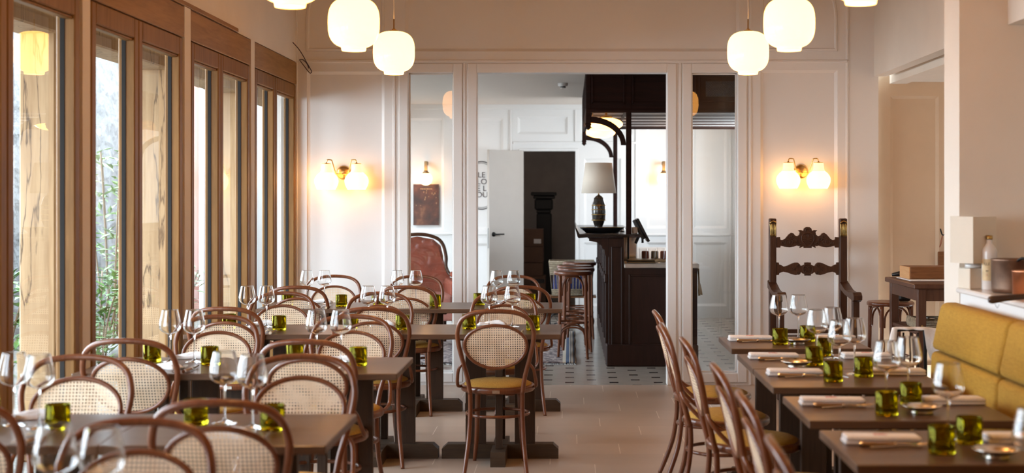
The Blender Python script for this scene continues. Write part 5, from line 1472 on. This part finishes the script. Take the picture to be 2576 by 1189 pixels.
for i in range(nx):
    for j in range(ny): m_.bm.faces.new((gr[i][j], gr[i+1][j], gr[i+1][j+1], gr[i][j+1]))
o = m_.build('rug_field', rug_mat(), t, smooth=True); o.modifiers.new('thickness', 'SOLIDIFY').thickness = .010
m_ = MB(); rr = random.Random(5)
for k in range(170):
    xx = -1.745 + k*.0103; m_.tube([(xx, 0, .01), (xx + rr.uniform(-.008, .008), -.03, .005), (xx + rr.uniform(-.012, .012), -.055, .003)], .0025, 3, n=1)
m_.build('fringe', M_NAP, t)

# wicker pram-like basket on wheels behind the stools
sd = FPX/16.3; bxx = X(1438, sd)
t = thing('wicker_basket', 'wicker basket with blue lining on a wheeled stand behind the bar stools', 'basket', (bxx, 16.3, 0))
m_ = MB(); L2, W2 = .255, .16; zb0, zb1 = .40, .775
for k in range(20):
    f_ = k/19; zz = zb0 + (zb1 - zb0)*f_; a, b = L2*(.86 + .14*f_), W2*(.86 + .14*f_)
    if 4 <= k <= 11: continue
    m_.tube([(-a, -b, zz), (a, -b, zz), (a, b, zz), (-a, b, zz)], .0095 if k < 19 else .014, 6, closed=True, raw=True)
for k in range(14):
    f_ = -1 + 2*k/13
    for sg in (-1, 1): m_.tube([(f_*L2*.86, sg*W2*.86, zb0), (f_*L2, sg*W2, zb1)], .006, 5, raw=True)
for k in range(7):
    f_ = -1 + 2*k/6
    for sg in (-1, 1): m_.tube([(sg*L2*.86, f_*W2*.86, zb0), (sg*L2, f_*W2, zb1)], .006, 5, raw=True)
m_.build('basket_body', M_WICK, t)
MB().box((-.21, -.12, .41), (.21, .12, .70), .04, seg=2).build('lining', M_BLUE, t)
MB().box((-.28, -.14, .365), (.28, .14, .385), .003).build('shelf_board', M_BLOCK, t)
for sx in (-1, 1):
    m_ = MB(); m_.tube([(sx*.24, -.12, .365), (sx*.10, 0, .18), (sx*-.2, .12, .05)], .008, 6); m_.build('leg', M_IRON, t)
    w_ = MB(); w_.tube([(sx*.16 + .09*math.cos(2*PI*i/20), -.13, .10 + .09*math.sin(2*PI*i/20)) for i in range(20)], .010, 6, closed=True, n=1)
    for i in range(6): w_.tube([(sx*.16, -.13, .10), (sx*.16 + .09*math.cos(PI*i/3), -.13, .10 + .09*math.sin(PI*i/3))], .002, 4, raw=True)
    w_.build('wheel', M_IRON, t)
m_ = MB(); m_.tube([(-.25, -.13, .2), (.25, -.13, .2)], .006, 6, raw=True); m_.build('crossbar', M_IRON, t)

# upholstered armchair behind the sidelight
def fauteuil():
    Dd = 14.6; s = FPX/Dd
    t = thing('upholstered_armchair', 'rust red upholstered armchair with dark wood frame behind the glazed sidelight', 'armchair', (X(1052, s), Dd, .018), R(12))
    zz = lambda py: Z(py, s)
    pts = [(-.34, .50), (-.345, .75), (-.31, .95), (-.20, 1.05), (0, 1.085), (.16, 1.055), (.235, .99), (.262, .88), (.262, .76), (.30, .66), (.34, .60), (.34, .45), (-.34, .45)]
    b = MB(); b.prism(pts, .0, .12, 'XZ', bevel=.03); b.build('back', M_REDV, t)
    MB().tube([(-.345, -.01, .55), (-.355, -.012, .75), (-.32, -.012, .97), (-.20, -.012, 1.075), (0, -.012, 1.11), (.165, -.012, 1.08), (.25, -.012, 1.01), (.285, -.012, .88), (.285, -.012, .78), (.32, -.03, .70), (.38, -.12, .675), (.41, -.3, .675), (.40, -.48, .66)], .018, 8).build('wood_frame', M_CARVE, t)
    for sg in (-1, 1):
        a = MB(); a.box((sg*.27, -.50, .42), (sg*.40, .06, .66), .03, seg=2); a.build('arm', M_REDV, t)
        p = MB(); p.tube([(sg*.365, -.48, .69), (sg*.375, -.3, .70), (sg*.34, -.1, .70)], [.03, .04, .03], 10); p.build('arm_pad', M_REDV, t)
        MB().tube([(sg*.32, -.47, 0), (sg*.33, -.48, .12), (sg*.31, -.46, .28)], [.014, .02, .028], 8).build('leg', M_CARVE, t)
        MB().tube([(sg*.28, .06, 0), (sg*.28, .04, .3)], .018, 8).build('leg', M_CARVE, t)
    MB().box((-.30, -.54, .40), (.30, .02, .52), .04, seg=3).build('seat_cushion', M_REDS, t)
    MB().box((-.36, -.55, .26), (.36, .08, .40), .02, seg=2).build('seat_frame', M_REDS, t)
fauteuil()
t = thing('low_table', 'low table with thin black iron legs behind the glazed sidelight', 'table', (-1.22, 12.45, 0))
MB().box((-.25, -.2, .485), (.10, .2, .505), .003).build('tabletop', M_BLACK, t)
for (x_, y_) in ((-.22, -.17), (.07, -.17), (-.22, .17), (.07, .17)):
    pts = [(x_, y_, .485 - k*.0485) for k in range(11)]
    MB().tube(pts, [.014, .009, .013, .008, .012, .008, .012, .008, .012, .009, .012], 8).build('leg', M_IRON, t)
